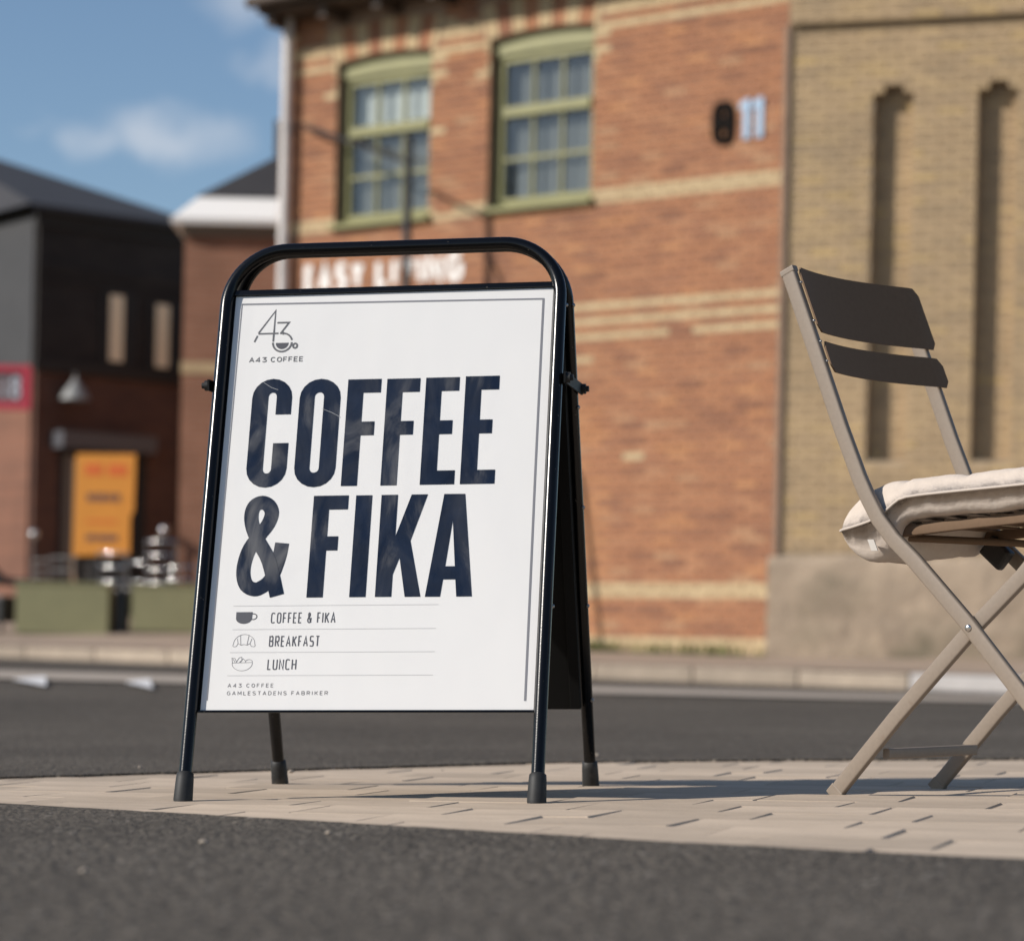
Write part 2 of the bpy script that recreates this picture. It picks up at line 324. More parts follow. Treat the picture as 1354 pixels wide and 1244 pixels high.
def polyfill(polys, z=0.0, dz=0.0003):
    """flat print: list of closed outlines (holes by even-odd) -> thin mesh"""
    cu = bpy.data.curves.new('outline', 'CURVE'); cu.dimensions = '2D'; cu.fill_mode = 'BOTH'; cu.extrude = dz / 2
    for p in polys:
        sp = cu.splines.new('POLY'); sp.points.add(len(p) - 1); sp.use_cyclic_u = True
        for q, (x, y) in zip(sp.points, p): q.co = (x, y, 0, 1)
    ob = bpy.data.objects.new('outline', cu); C.objects.link(ob)
    dg = bpy.context.evaluated_depsgraph_get(); dg.update()
    me = bpy.data.meshes.new_from_object(ob.evaluated_get(dg)); bpy.data.objects.remove(ob); bpy.data.curves.remove(cu)
    for v in me.vertices: v.co.z += z
    return me
def arc(cx, cy, rx, ry, a0, a1, n=10, p=2.0):
    o = []
    for i in range(n + 1):
        a = R(a0 + (a1 - a0) * i / n); c_, s_ = math.cos(a), math.sin(a)
        o.append((cx + rx * math.copysign(abs(c_) ** (2 / p), c_), cy + ry * math.copysign(abs(s_) ** (2 / p), s_)))
    return o
def strip(mb, pts, w, z, closed=False, dz=0.0):
    P = [Vector((p[0], p[1])) for p in pts]; n = len(P); vs = []
    for i in range(n):
        a = P[i] - P[i - 1] if (i > 0 or closed) else P[1] - P[0]
        b = P[(i + 1) % n] - P[i] if (i < n - 1 or closed) else P[i] - P[i - 1]
        a = a.normalized(); b = b.normalized(); t = (a + b)
        t = t.normalized() if t.length > 1e-6 else a
        k = min(2.2, 1 / max(.3, t.dot(a))); nn = Vector((-t.y, t.x)) * (w / 2 * k)
        zz = z + dz * i
        vs += [(P[i].x + nn.x, P[i].y + nn.y, zz), (P[i].x - nn.x, P[i].y - nn.y, zz)]
    fs = []
    for i in range(n if closed else n - 1):
        a = 2 * i; b = 2 * ((i + 1) % n); fs.append((a, a + 1, b + 1, b))
    mb.add(vs, fs)
# one-stroke capitals on a unit box (x scaled by the caller)
def glyph(ch, p=2.0):
    O = lambda a0, a1, n=16: arc(.5, .5, .5, .5, a0, a1, n, p)
    g = {'A': [[(0, 0), (.5, 1), (1, 0)], [(.2, .32), (.8, .32)]],
         'B': [[(0, 0), (0, 1), (.6, 1)] + arc(.6, .76, .34, .24, 90, -90, 8, p) + [(0, .52)], [(.6, .52)] + arc(.6, .26, .4, .26, 90, -90, 8, p) + [(0, 0)]],
         'C': [O(42, 318, 18)], 'O': [O(0, 360, 26)], 'D': [[(0, 0), (0, 1), (.45, 1)] + arc(.45, .5, .55, .5, 90, -90, 12, p) + [(0, 0)]],
         'E': [[(1, 1), (0, 1), (0, 0), (1, 0)], [(0, .51), (.88, .51)]], 'F': [[(1, 1), (0, 1), (0, 0)], [(0, .5), (.85, .5)]],
         'G': [O(42, 300, 18) + [(1, .2), (1, .48), (.58, .48)]], 'H': [[(0, 0), (0, 1)], [(1, 0), (1, 1)], [(0, .5), (1, .5)]], 'I': [[(.5, 0), (.5, 1)]],
         'K': [[(0, 0), (0, 1)], [(1, 1), (.05, .42)], [(.3, .58), (1, 0)]], 'L': [[(0, 1), (0, 0), (1, 0)]],
         'M': [[(0, 0), (0, 1), (.5, .3), (1, 1), (1, 0)]], 'N': [[(0, 0), (0, 1), (1, 0), (1, 1)]],
         'R': [[(0, 0), (0, 1), (.6, 1)] + arc(.6, .74, .4, .26, 90, -90, 8, p) + [(0, .48)], [(.5, .48), (1, 0)]],
         'S': [arc(.5, .75, .47, .25, 30, 270, 12, p) + arc(.5, .25, .5, .25, 90, -150, 12, p)], 'T': [[(0, 1), (1, 1)], [(.5, 1), (.5, 0)]],
         'U': [[(0, 1), (0, .5)] + arc(.5, .42, .5, .42, 180, 360, 10, p) + [(1, 1)]], 'V': [[(0, 1), (.5, 0), (1, 1)]], 'Y': [[(0, 1), (.5, .45), (1, 1)], [(.5, .45), (.5, 0)]],
         '1': [[(.15, .85), (.6, 1), (.6, 0)]], '3': [[(.05, 1), (.9, 1), (.45, .58)] + arc(.5, .29, .5, .29, 80, -150, 10, p)], '4': [[(.75, 0), (.75, 1), (0, .25), (1, .25)]],
         '8': [arc(.5, .76, .42, .24, 90, 450, 16, p), arc(.5, .26, .5, .26, 90, 450, 16, p)],
         '6': [[(.8, .95)] + arc(.5, .3, .5, .3, 150, 510, 16, p)],
         '&': [[(1, .5)] + arc(.45, .25, .45, .25, 0, -200, 10) + [(.2, .5), (.65, .72)] + arc(.42, .82, .24, .18, -20, 200, 8) + [(.22, .7), (1, 0)]]}
    return g[ch]
def text_mesh(txt, x, y, h, wch, gap, stroke, p=2.0, z=0.0, space=None, narrow=None):
    mb = MB(); k = 0
    for ch in txt:
        if ch == ' ': x += (space or wch * .6); continue
        w = wch * {'I': .25, '1': .5, 'M': 1.15, 'E': .84, 'F': .82, 'L': .8, 'T': .95, 'A': 1.08}.get(ch, 1)
        for s_ in glyph(ch, p):
            strip(mb, [(x + stroke / 2 + q[0] * (w - stroke), y + stroke / 2 + q[1] * (h - stroke)) for q in s_], stroke, z + k * 2e-5); k = (k + 1) % 6
        x += w + gap
    return mb, x
def sm(a, b, x):
    t = min(1, max(0, (x - a) / (b - a))); return t * t * (3 - 2 * t)
def lerp(a, b, t): return a + (b - a) * t
def pw(xs, x):                                                 # piecewise-linear curve, ends extended
    if x <= xs[0][0]: i = 0
    elif x >= xs[-1][0]: i = len(xs) - 2
    else: i = next(k for k in range(len(xs) - 1) if xs[k][0] <= x <= xs[k + 1][0])
    (a, b), (c, d) = xs[i], xs[i + 1]; return b + (d - b) * (x - a) / (c - a)
def vnoise(x, y, z, seed=0):
    from mathutils import noise
    return noise.noise(Vector((x + seed * 7.7, y + seed * 3.1, z - seed * 5.3)))

# ------------------------------------------------------------------ ground
def terrain(X, Y):
    n = max(-.06, min(.09, .0265 * (X + .181) - .0055 * (Y - 4.283))); f = max(-.02, min(.2, .06 - .007 * X)); k = sm(6, 16, Y)
    return n * (1 - k) + f * k
KP, KD, KN = Vector((.688, 22.057)), Vector((-.7986, .6018)), Vector((.6018, .7986))      # kerb line: a point, its run to the left, the way to the wall
def kerbY(X): return KP.y + (X - KP.x) * KD.y / KD.x
NEAR = [(-1.45, 4.56), (-.764, 3.92), (-.419, 3.593), (-.126, 3.302), (.114, 3.054), (.353, 2.839), (.534, 2.696), (2.2, 1.35)]
FAR = [(-1.45, 4.56), (-.955, 4.895), (-.643, 5.119), (-.489, 5.221), (.043, 5.593), (.542, 5.72), (1.127, 5.735), (2.2, 5.68)]
def nearY(X): return pw(NEAR, X) if X > -1.45 else 4.56 + (X + 1.45) * -.2
def farY(X): return pw(FAR, X) if X > -1.45 else nearY(X)
def jag(X, s): return .012 * vnoise(X * 9, s, 0) + .010 * vnoise(X * 34, s, 3) + .006 * vnoise(X * 90, s, 5)
gm = MB(); gm.add([(-300, -200, -.4), (300, -200, -.4), (300, 600, -.4), (-300, 600, -.4)], [(0, 1, 2, 3)])
structure(gm.build('ground', 'ground'))
xs = [-40, -25, -15, -10, -7, -5, -4, -3, -2.4, -2] + [-1.8 + .009 * i for i in range(420)] + [2.1, 2.6, 3.2, 4, 5, 7, 10, 15, 25, 40]
road = MB()
def sheet(mb, cols, rows_fn, lift, skirt=None):
    vs = []; nr = None
    for X in cols:
        r_ = rows_fn(X); nr = len(r_)
        for (x, y) in r_: vs.append((x, y, terrain(x, y) + lift))
    fs = []
    for i in range(len(cols) - 1):
        for j in range(nr - 1): a = i * nr + j; fs.append((a, a + nr, a + nr + 1, a + 1))
    o = len(mb.v); mb.add(vs, fs, True)
    if skirt is not None:
        e = [i * nr + (nr - 1 if skirt == 1 else 0) for i in range(len(cols))]
        sv = [vs[k] for k in e] + [(vs[k][0], vs[k][1], vs[k][2] - .02) for k in e]; n = len(e)
        sf = [(i, i + 1, n + i + 1, n + i) if skirt == 0 else (i, n + i, n + i + 1, i + 1) for i in range(n - 1)]
        mb.add(sv, sf)
def near_rows(X):
    e = nearY(X) + (jag(X, 1) if X > -1.6 else 0); ys = [e - d for d in (14, 8, 5, 3.5, 2.6, 2.0, 1.6, 1.2, .9, .65, .45, .3, .2, .12, .06, .02, 0)]; return [(X, y) for y in ys]
def far_rows(X):
    e = farY(X) + (jag(X, 4) if X > -1.6 else 0); k = kerbY(X) + .12
    k = max(k, e + .5)
    return [(X, lerp(e, k, t ** 1.8)) for t in [i / 46 for i in range(47)]]
sheet(road, xs, near_rows, .004, 1); sheet(road, xs, far_rows, .0045, 0)
structure(road.build('road', 'asphalt'))
bed = MB(); sheet(bed, [-1.5 + .3 * i for i in range(60)], lambda X: [(X, lerp(nearY(X) - .12, farY(X) + .12, t / 12)) for t in range(13)], -.0020)
paving = structure(bed.build('paving', 'joint'))
# pavers: rows run 19 degrees clockwise from the picture plane
pa = R(-18.5); pu = Vector((math.cos(pa), math.sin(pa))); pv = Vector((-math.sin(pa), math.cos(pa)))
PL, PD, gapj = .222, .172, .0030
shapes = []
for k in range(6):
    bm = MB(); rr = random.Random(k); hx, hy = (PL - gapj) / 2, (PD - gapj) / 2; b = .0025
    def q(x, y, z): return (x + rr.uniform(-.0012, .0012), y + rr.uniform(-.0012, .0012), z)
    ring0 = [q(-hx, -hy, -.045), q(hx, -hy, -.045), q(hx, hy, -.045), q(-hx, hy, -.045)]
    ring1 = [(x, y, -b) for x, y, z in ring0]; ring2 = [(x * (1 - b / hx), y * (1 - b / hy), 0) for x, y, z in ring0]
    bm.add(ring0 + ring1 + ring2, [(0, 1, 5, 4), (1, 2, 6, 5), (2, 3, 7, 6), (3, 0, 4, 7), (4, 5, 9, 8), (5, 6, 10, 9), (6, 7, 11, 10), (7, 4, 8, 11), (8, 9, 10, 11)])
    me = bm.mesh('paver'); me.materials.append(M['paver']); shapes.append(me)
O2 = Vector((.242, 3.608)); cand = []
for j in range(-16, 26):
    off = (.5 if j % 2 else 0) * PL + (.11 * ((j * 7) % 3)) * PL
    for i in range(-14, 18):
        c2 = O2 + pu * (i * PL + off) + pv * (j * PD)
        if c2.x < -1.55 or c2.x > 2.9: continue
        if nearY(c2.x) - .14 < c2.y < farY(c2.x) + .14: cand.append(c2)
cand.sort(key=lambda c: abs(c.x) / c.y); rest = MB()
for n, c2 in enumerate(cand):
    jx, jy, jz = random.uniform(-.0016, .0016), random.uniform(-.0016, .0016), random.uniform(-.0008, .0008)
    tilt = Matrix.Rotation(random.uniform(-.009, .009), 4, 'X') @ Matrix.Rotation(random.uniform(-.007, .007) - .0265, 4, 'Y')
    mx = Matrix.Translation((c2.x + jx, c2.y + jy, terrain(c2.x, c2.y) + jz)) @ tilt @ Matrix.Rotation(pa + random.uniform(-.006, .006), 4, 'Z')
    me = shapes[n % 6]
    if n < 290:
        o = bpy.data.objects.new('paver', me); C.objects.link(o); o.parent = paving; o.matrix_local = mx
    else: rest.add([mx @ v.co for v in me.vertices], [tuple(p.vertices) for p in me.polygons])
if rest.v: stuff(rest.build('paver_field', 'paver', paving))

# far pavement with kerb stones
def kp(s, off): p = KP + KD * s + KN * off; return p.x, p.y
def roadz(s): return .0565 + .0053 * s if s > -6 else .025
def pavez(s, off):
    sl = .042 + .0024 * max(0, min(s, 8)); return roadz(s) + .125 + sl * min(off, 6.5)
pv_ = MB(); svals = [-14, -10, -8, -6, -5, -4, -3, -2, -1, 0, 1, 2, 3, 4, 5, 6, 7, 8, 9, 10, 12, 15, 20, 30]; offs = [.28, .8, 1.4, 2, 2.6, 3.5, 5, 6.5, 10, 16, 24]
vs = [(*kp(s, o), pavez(s, o)) for s in svals for o in offs]; n = len(offs)
pv_.add(vs, [(i * n + j, i * n + j + 1, (i + 1) * n + j + 1, (i + 1) * n + j) for i in range(len(svals) - 1) for j in range(n - 1)], True)
pavement = structure(pv_.build('pavement', 'pavement'))
ks = MB(); ks.bbox(-.494, 0, -.2, .494, .28, 0, .018); kme = ks.mesh('kerb_stone'); kme.materials.append(M['kerb'])
kw = ks.mesh('kerb_stone'); kw.materials.append(M['kerb_white'])
for i in range(-8, 20):
    s = i * 1.0 + .5; x, y = kp(s, 0); white = i in (-4,)
    o = bpy.data.objects.new('kerb_stone', kw if white else kme); C.objects.link(o); o.parent = pavement
    o.location = (x, y, pavez(s, 0) + random.uniform(-.006, .006) + .004); o.rotation_euler = (random.uniform(-.01, .01), math.atan2(roadz(s + .5) - roadz(s - .5), 1) , math.atan2(-KD.y, -KD.x))
    if white: o['label'] = 'white painted kerb stone'
# pale paved band across the road and the white markings on it
def onroad(pts, lift, name, m, parent=None, sub=10):
    mb = MB(); top, bot = pts; n = sub; vs = []
    for t in range(n + 1):
        for r_ in range(7):
            a = Vector(top[0]).lerp(Vector(top[1]), t / n); b = Vector(bot[0]).lerp(Vector(bot[1]), t / n); p = a.lerp(b, r_ / 6); vs.append((p.x, p.y, terrain(p.x, p.y) + lift))
    mb.add(vs, [(i * 7 + j, i * 7 + j + 1, (i + 1) * 7 + j + 1, (i + 1) * 7 + j) for i in range(n) for j in range(6)]); return mb.build(name, m, parent)
structure(onroad([[(-9, 13.9), (7, 15.9)], [(-9, 12.5), (7, 13.9)]], .013, 'paved_band', 'band', sub=40))
def tri(p, label):
    mb = MB(); vs = []
    a, b, c_ = [Vector(q) for q in p]; n = 8
    for i in range(n + 1):
        l_, r_ = a.lerp(b, i / n), a.lerp(c_, i / n)
        for j in range(n + 1): q = l_.lerp(r_, j / n); vs.append((q.x, q.y, terrain(q.x, q.y) + .019))
    mb.add(vs, [(i * (n + 1) + j, i * (n + 1) + j + 1, (i + 1) * (n + 1) + j + 1, (i + 1) * (n + 1) + j) for i in range(n) for j in range(n)])
    o = mb.build('road_marking', 'line'); tag(o, label, 'road marking', 'white triangles painted on the road')
tri([(-2.44, 12.75), (-2.40, 13.45), (-2.13, 11.95)], 'white painted triangle on the road, at the far left of the two')
tri([(-1.905, 12.85), (-1.87, 13.5), (-1.645, 11.98)], 'white painted triangle on the road, close beside the signboard')
for i, (x, y, r_) in enumerate([(-.345, 2.96, .0042), (-.41, 2.53, .0040), (.62, 2.66, .005), (-.42, 5.02, .0055), (-.215, 3.12, .0036), (.2, 5.95, .005), (-.75, 5.3, .004)]):
    pb = MB(); pb.sphere((0, 0, 0), r_, 8, 6, (1.3, .9, .6))
    pb.v = [(a + .25 * r_ * vnoise(a * 200, b * 200, c * 200, i), b + .25 * r_ * vnoise(a * 180, b * 200, c * 190, i + 9), c) for a, b, c in pb.v]
    z = terrain(x, y) + .006 + r_ * .35; o = pb.build('pebble', 'pebble', loc=(x, y, z)); o.rotation_euler.z = i * 1.3
    tag(o, 'small pale stone lying loose on the dark asphalt', 'pebble', 'pale stones on the asphalt')

# ------------------------------------------------------------------ red brick building
COURSE, BL = .0727, .25
def px(P):                                                     # where a point falls in the photograph, only to rank which bricks show
    u = FPX * P.x / P.y; v = -FPX * (P.z - CAM_H) / P.y; c_, s_ = math.cos(ROLL), math.sin(ROLL)
    return 677 + u * c_ - v * s_, 868 + v * c_ + u * s_
def hidden(p): return not (0 < p[0] < 1354 and 0 < p[1] < 1244) or (275 < p[0] < 765 and 335 < p[1] < 930)
unit = MB(); unit.add([(-.5, .02, -.5), (.5, .02, -.5), (.5, .02, .5), (-.5, .02, .5), (-.5, .003, -.5), (.5, .003, -.5), (.5, .003, .5), (-.5, .003, .5), (-.49, 0, -.46), (.49, 0, -.46), (.49, 0, .46), (-.49, 0, .46)],
    [(0, 1, 5, 4), (1, 2, 6, 5), (2, 3, 7, 6), (3, 0, 4, 7), (4, 5, 9, 8), (5, 6, 10, 9), (6, 7, 11, 10), (7, 4, 8, 11), (8, 9, 10, 11)])
UNIT = {}
for k in ('redbrick', 'bandbrick', 'yelbrick', 'orangebrick'):
    me = unit.mesh('brick'); me.materials.append(M[k]); UNIT[k] = me
def place_bricks(root, bricks, limit, names):
    """bricks: (cx, y, cz, w, h, material, tilt). The ones that show largest are objects of their own, the rest one piece of brickwork per colour"""
    mw = root.matrix_basis; rank = []
    for b in bricks:
        P = mw @ Vector((b[0], b[1], b[2])); p = px(P); rank.append((hidden(p), P.y, b))
    rank.sort(key=lambda t: (t[0], t[1])); rest = {}
    for i, (h_, y_, (cx, by, cz, w, h, m, tl)) in enumerate(rank):
        mx = Matrix.Translation((cx, by + random.uniform(-.002, .002), cz)) @ Matrix.Rotation(tl, 4, 'Y') @ Matrix.Diagonal((w, 1, h, 1))
        if i < limit and not h_:
            o = bpy.data.objects.new('brick', UNIT[m]); C.objects.link(o); o.parent = root; o.matrix_local = mx
        else: rest.setdefault(m, MB()).add([mx @ v.co for v in UNIT[m].vertices], [tuple(p.vertices) for p in UNIT[m].polygons])
    for m, mb in rest.items(): stuff(mb.build(names[m], m, root))
def course_bricks(x0, x1, z, phase, cut, y=0.0):
    """one course between x0 and x1, minus the closed intervals in cut"""
    outb = []; x = x0 - phase
    while x < x1:
        segs = [(max(x, x0), min(x + BL, x1))]
        for a, b in cut:
            ns = []
            for s0, s1 in segs:
                if b <= s0 or a >= s1: ns.append((s0, s1))
                else:
                    if a - s0 > .03: ns.append((s0, a))
                    if s1 - b > .03: ns.append((b, s1))
            segs = ns
        outb += [(s0, s1) for s0, s1 in segs if s1 - s0 > .03]; x += BL
    return outb
RB_LEFT, RB_TOP = -6.24, 6.86
rb = empty('brick_building', (2.405, 23.8, 0), R(-37.0))
tag(rb, 'red brick building with pale brick bands and two olive green windows', 'building')
bpy.context.view_layer.update()
WIN = [(-5.45, -4.20), (-3.45, -2.19)]; WZ0, WZ1 = 4.66, 6.33
def arch(x, w): c_ = (w[0] + w[1]) / 2; h = (w[1] - w[0]) / 2; return WZ1 + .045 * (1 - ((x - c_) / h) ** 2)
VH = .34                                                        # height of the soldier arch
wall = MB(); y = .009
def quad(mb, x0, x1, z0, z1, yy): mb.add([(x0, yy, z0), (x1, yy, z0), (x1, yy, z1), (x0, yy, z1)], [(0, 1, 2, 3)])
quad(wall, RB_LEFT, WIN[0][0], -.1, RB_TOP, y); quad(wall, WIN[0][1], WIN[1][0], -.1, RB_TOP, y); quad(wall, WIN[1][1], .0, -.1, RB_TOP, y)
for w in WIN:
    quad(wall, w[0], w[1], -.1, WZ0, y); N_ = 10
    for i in range(N_):
        a, b = lerp(w[0], w[1], i / N_), lerp(w[0], w[1], (i + 1) / N_); za, zb = arch(a, w), arch(b, w)
        wall.add([(a, y, za), (b, y, zb), (b, y, RB_TOP), (a, y, RB_TOP)], [(0, 1, 2, 3)])
        wall.add([(a, y, za), (b, y, zb), (b, .3, zb), (a, .3, za)], [(3, 2, 1, 0)])
    for x, s in ((w[0], 1), (w[1], -1)): wall.add([(x, y, WZ0), (x, .3, WZ0), (x, .3, arch(x, w)), (x, y, arch(x, w))], [(0, 1, 2, 3)])
    wall.add([(w[0], y, WZ0), (w[1], y, WZ0), (w[1], .3, WZ0), (w[0], .3, WZ0)], [(0, 1, 2, 3)])
wall.add([(RB_LEFT, y, -.1), (RB_LEFT, 9, -.1), (RB_LEFT, 9, RB_TOP), (RB_LEFT, y, RB_TOP)], [(0, 1, 2, 3)])
wall.build('wall', 'mortar', rb)
side = MB(); side.box(RB_LEFT - .012, .02, -.1, RB_LEFT - .002, 9, RB_TOP); side.build('side_wall', 'midbrick', rb)
inner = MB(); inner.box(RB_LEFT + .1, .9, .1, -.2, 1.0, RB_TOP - .1); inner.build('interior_wall', 'dark', rb)
bricks = []; YB = {-34, -33, -41, -40, -42, 0, 2, 4, 18, 19, 41, 43, 44}; rng = random.Random(3)
k = -44
while True:
    z0 = 3.281 + COURSE * k; k += 1
    if z0 + COURSE > RB_TOP: break
    zc = z0 + COURSE / 2; kk = k - 1; cut = []
    for w in WIN:
        if WZ0 - .12 < zc < WZ0 and kk not in (18,): cut.append((w[0] - .02, w[1] + .02)) if zc > WZ0 - .06 else None
        if WZ0 <= zc < WZ1 + .03: cut.append((w[0], w[1]))
        if zc >= WZ1 - .03: 
            d = .10 * max(0, min(1, (zc - WZ1) / .3)); cut.append((w[0] - .06 - d, w[1] + .06 + d))
    if z0 < .2: continue
    for a, b in course_bricks(RB_LEFT, -.012, z0, BL * ((kk % 2) * .5) + rng.uniform(0, .02), cut):
        m = 'bandbrick' if kk in YB else 'redbrick'
        if kk in YB and rng.random() < .012: m = 'redbrick'
        if kk == 45 and a < -2: m = 'bandbrick' if rng.random() < .5 else 'redbrick'
        if m == 'redbrick' and rng.random() < .003: m = 'bandbrick'
        if m == 'redbrick' and a < -2.02 and zc < 2.6 and rng.random() < .75: m = 'orangebrick'
        if m == 'redbrick' and rng.random() < .05: m = 'orangebrick'
        # pale quoins beside the window heads and at the building's corner
        if 5.9 < zc < 6.5 and (any(abs(b - w[0]) < .02 or abs(a - w[1]) < .02 for w in WIN)) and kk % 3 != 0: m = 'bandbrick'
        bricks.append(((a + b) / 2, 0, zc, b - a - .010, COURSE - .010, m, 0))
for w in WIN:                                                   # soldier arches, pairs of red and pale
    n_ = 17
    for i in range(n_):
        t = (i + .5) / n_; x = lerp(w[0] - .05, w[1] + .05, t); zb = arch(max(w[0], min(w[1], x)), w); tl = (t - .5) * .5
        m = 'bandbrick' if (i // 2) % 2 == 0 else 'redbrick'
        hh = min(VH, RB_TOP - zb - .02); bricks.append((x + math.sin(tl) * hh / 2, -.001, zb + .008 + hh / 2, (w[1] - w[0] + .1) / n_ * (1 + .12 * abs(t - .5)) - .010, hh, m, tl))
place_bricks(rb, bricks, 300, {'redbrick': 'red_brickwork', 'bandbrick': 'pale_brickwork', 'orangebrick': 'orange_brickwork', 'yelbrick': 'yellow_brickwork'})
# windows
def window(w, cur, upper):
    x0, x1 = w[0] + .012, w[1] - .012; yf = .115; c_ = (x0 + x1) / 2
    fr = MB()
    fr.box(x0, yf, WZ0 + .02, x0 + .085, yf + .07, WZ1 - .02); fr.box(x1 - .085, yf, WZ0 + .02, x1, yf + .07, WZ1 - .02)
    fr.box(x0 + .085, yf + .002, WZ0 + .02, x1 - .085, yf + .068, WZ0 + .10)
    win = fr.build('window', 'green', rb)
    N_ = 10; hd = MB(); za = lambda t: arch(lerp(w[0], w[1], t), w)
    for yy0, yy1, lo, hi in ((yf - .035, yf + .08, .165, .02), (yf + .0, yf + .06, .28, .165)):      # curved head casing, then the top rail
        vs = []
        for i in range(N_ + 1):
            t = i / N_; x = lerp(x0, x1, t); top = za(t) - hi if hi < .1 else za(t) * .5 + WZ1 * .5 - hi; bot = (za(t) * .5 + WZ1 * .5 - lo) if lo < .2 else WZ1 - .225
            vs += [(x, yy0, bot), (x, yy0, top), (x, yy1, top), (x, yy1, bot)]
        fs = []
        for i in range(N_):
            a = 4 * i
            for j in range(4): fs.append((a + j, a + 4 + j, a + 4 + (j + 1) % 4, a + (j + 1) % 4))
        fs += [(0, 1, 2, 3), (4 * N_ + 3, 4 * N_ + 2, 4 * N_ + 1, 4 * N_)]; hd.add(vs, fs)
    hd.build('head_rail', 'green', win)
    tr = MB(); tr.box(x0 + .085, yf - .03, 5.565, x1 - .085, yf + .066, 5.665); tr.build('transom', 'green', win)
    xs_ = [x0 + .085 + (x1 - x0 - .17) * i / 3 for i in range(4)]
    for i in (1, 2):
        mu = MB(); mu.box(xs_[i] - .013, yf + .012, WZ0 + .10, xs_[i] + .013, yf + .052, 5.565); mu.box(xs_[i] - .013, yf + .012, 5.665, xs_[i] + .013, yf + .052, WZ1 - .10); mu.build('mullion', 'green', win)
    gb = MB(); gb.box(x0 + .085, yf + .014, 5.135, x1 - .085, yf + .050, 5.168); gb.build('glazing_bar', 'green', win)
    for i in range(3):
        for z0, z1 in ((WZ0 + .10, 5.135), (5.168, 5.565), (5.665, WZ1 - .10)):
            pn = MB(); pn.box(xs_[i] + .01, yf + .030, z0 - .008, xs_[i + 1] - .01, yf + .036, z1 + .008); pn.build('pane', 'glass', win)
    def drape(name, m, z0, z1, yy):
        cu = MB(); n = 60; vs = []
        for i in range(n + 1):
            x = lerp(x0 + .04, x1 - .04, i / n); d = .018 * math.sin(i * .95 + .6 * math.sin(i * .31)) + .01 * math.sin(i * 2.3)
            vs += [(x, yy + d, z0), (x, yy + d, z1)]
        cu.add(vs, [(2 * i, 2 * i + 2, 2 * i + 3, 2 * i + 1) for i in range(n)], True); cu.build(name, m, win)
    drape('curtain', cur, WZ0 + .04, 5.6, .24); drape('curtain', upper, 5.6, WZ1, .26)
    si = MB(); si.add([(w[0] - .03, -.075, WZ0 - .055), (w[1] + .03, -.075, WZ0 - .055), (w[1] + .03, -.075, WZ0 - .015), (w[0] - .03, -.075, WZ0 - .015), (w[0] - .03, .12, WZ0 - .055), (w[1] + .03, .12, WZ0 - .055), (w[1] + .03, .12, WZ0 + .05), (w[0] - .03, .12, WZ0 + .05)],
        [(0, 1, 2, 3), (3, 2, 6, 7), (1, 5, 6, 2), (4, 0, 3, 7), (0, 4, 5, 1)]); si.build('sill', 'green', win)
    return win
window(WIN[0], 'curtain', 'whitecurtain'); window(WIN[1], 'curtain', 'curtain')
# wall lettering and house number
def onwall(mb, name, m, parent, depth, y0):
    """letters drawn in x/y of the mesh -> stood up on the wall as raised pieces"""
    n = len(mb.v); f0 = list(mb.f)
    mb.v = [(x, y0 - z * 8, yv) for x, yv, z in mb.v]; return mb.build(name, m, parent)
ew = empty_len = None
xx = -5.83
for word, xstart, xend in (('EASY', -5.845, -5.03), ('LIVING', -4.87, -3.73)):
    wtot = sum({'I': .25, 'E': .84, 'L': .8, 'A': 1.08}.get(c_, 1) for c_ in word); wch = (xend - xstart - .045 * (len(word) - 1)) / wtot; x = xstart
    for ch in word:
        mb, x2 = text_mesh(ch, x, 3.965, .30, wch, .045, .074, 3.0); x = x2
        o = onwall(mb, 'letter', 'paint_white', rb, 0, -.006)
def raised(polys, name, m, y0, th):
    me = polyfill(polys, 0, th)
    for v in me.vertices: v.co = (v.co.x, y0 - v.co.z, v.co.y)
    return link(name, me, m, rb)
b8 = [arc(-.69, 5.22, .120, .20, 0, 360, 28, 3.2)[:-1], arc(-.69, 5.312, .030, .040, 0, 360, 16, 3)[:-1], arc(-.69, 5.125, .032, .044, 0, 360, 16, 3)[:-1]]
raised(b8, 'house_number', 'num_black', -.018, .030)
for x0 in (-.505, -.365):
    raised([[(x0 + .035, 5.045), (x0 + .105, 5.045), (x0 + .105, 5.415), (x0 + .055, 5.415), (x0 - .005, 5.375), (x0 - .005, 5.315), (x0 + .035, 5.335)]], 'house_number', 'num_blue', -.010, .018)
# downpipe, eave, gutter
dp = MB(); dp.tube([(-6.06, -.10, .25), (-6.06, -.10, 6.858)], .058, 14); dpo = dp.build('downpipe', 'pipe', rb)
for z in (1.4, 3.0, 4.55, 5.72):
    cl = MB(); cl.tube([(-6.06, -.10, z), (-6.06, -.10, z + .05)], .068, 14); cl.box(-6.075, -.04, z + .005, -6.045, .01, z + .04); cl.build('bracket', 'pipe', dpo)
ev = MB(); ev.box(RB_LEFT + .02, -.42, 6.86, -.02, 9.3, 6.93); ev.box(RB_LEFT + .02, -.45, 6.93, -.02, 9.3, 7.10)
for i in range(9): ev.box(RB_LEFT + .1 + i * .72, -.36, 6.74, RB_LEFT + .2 + i * .72, .006, 6.858)
ev.build('eave', 'eave', rb)
rf = MB(); rf.add([(RB_LEFT + .0, -.47, 7.11), (-.02, -.47, 7.11), (-.02, 4.5, 9.3), (RB_LEFT + .0, 4.5, 9.3), (RB_LEFT + .0, 9.3, 7.11), (-.02, 9.3, 7.11)], [(0, 1, 2, 3), (3, 2, 5, 4)]); rf.build('roof', 'slate', rb)
gt = MB(); gt.tube([(RB_LEFT + .0, -.52, 6.96), (-.02, -.52, 6.96)], .065, 12); gt.build('gutter', 'eave', rb)
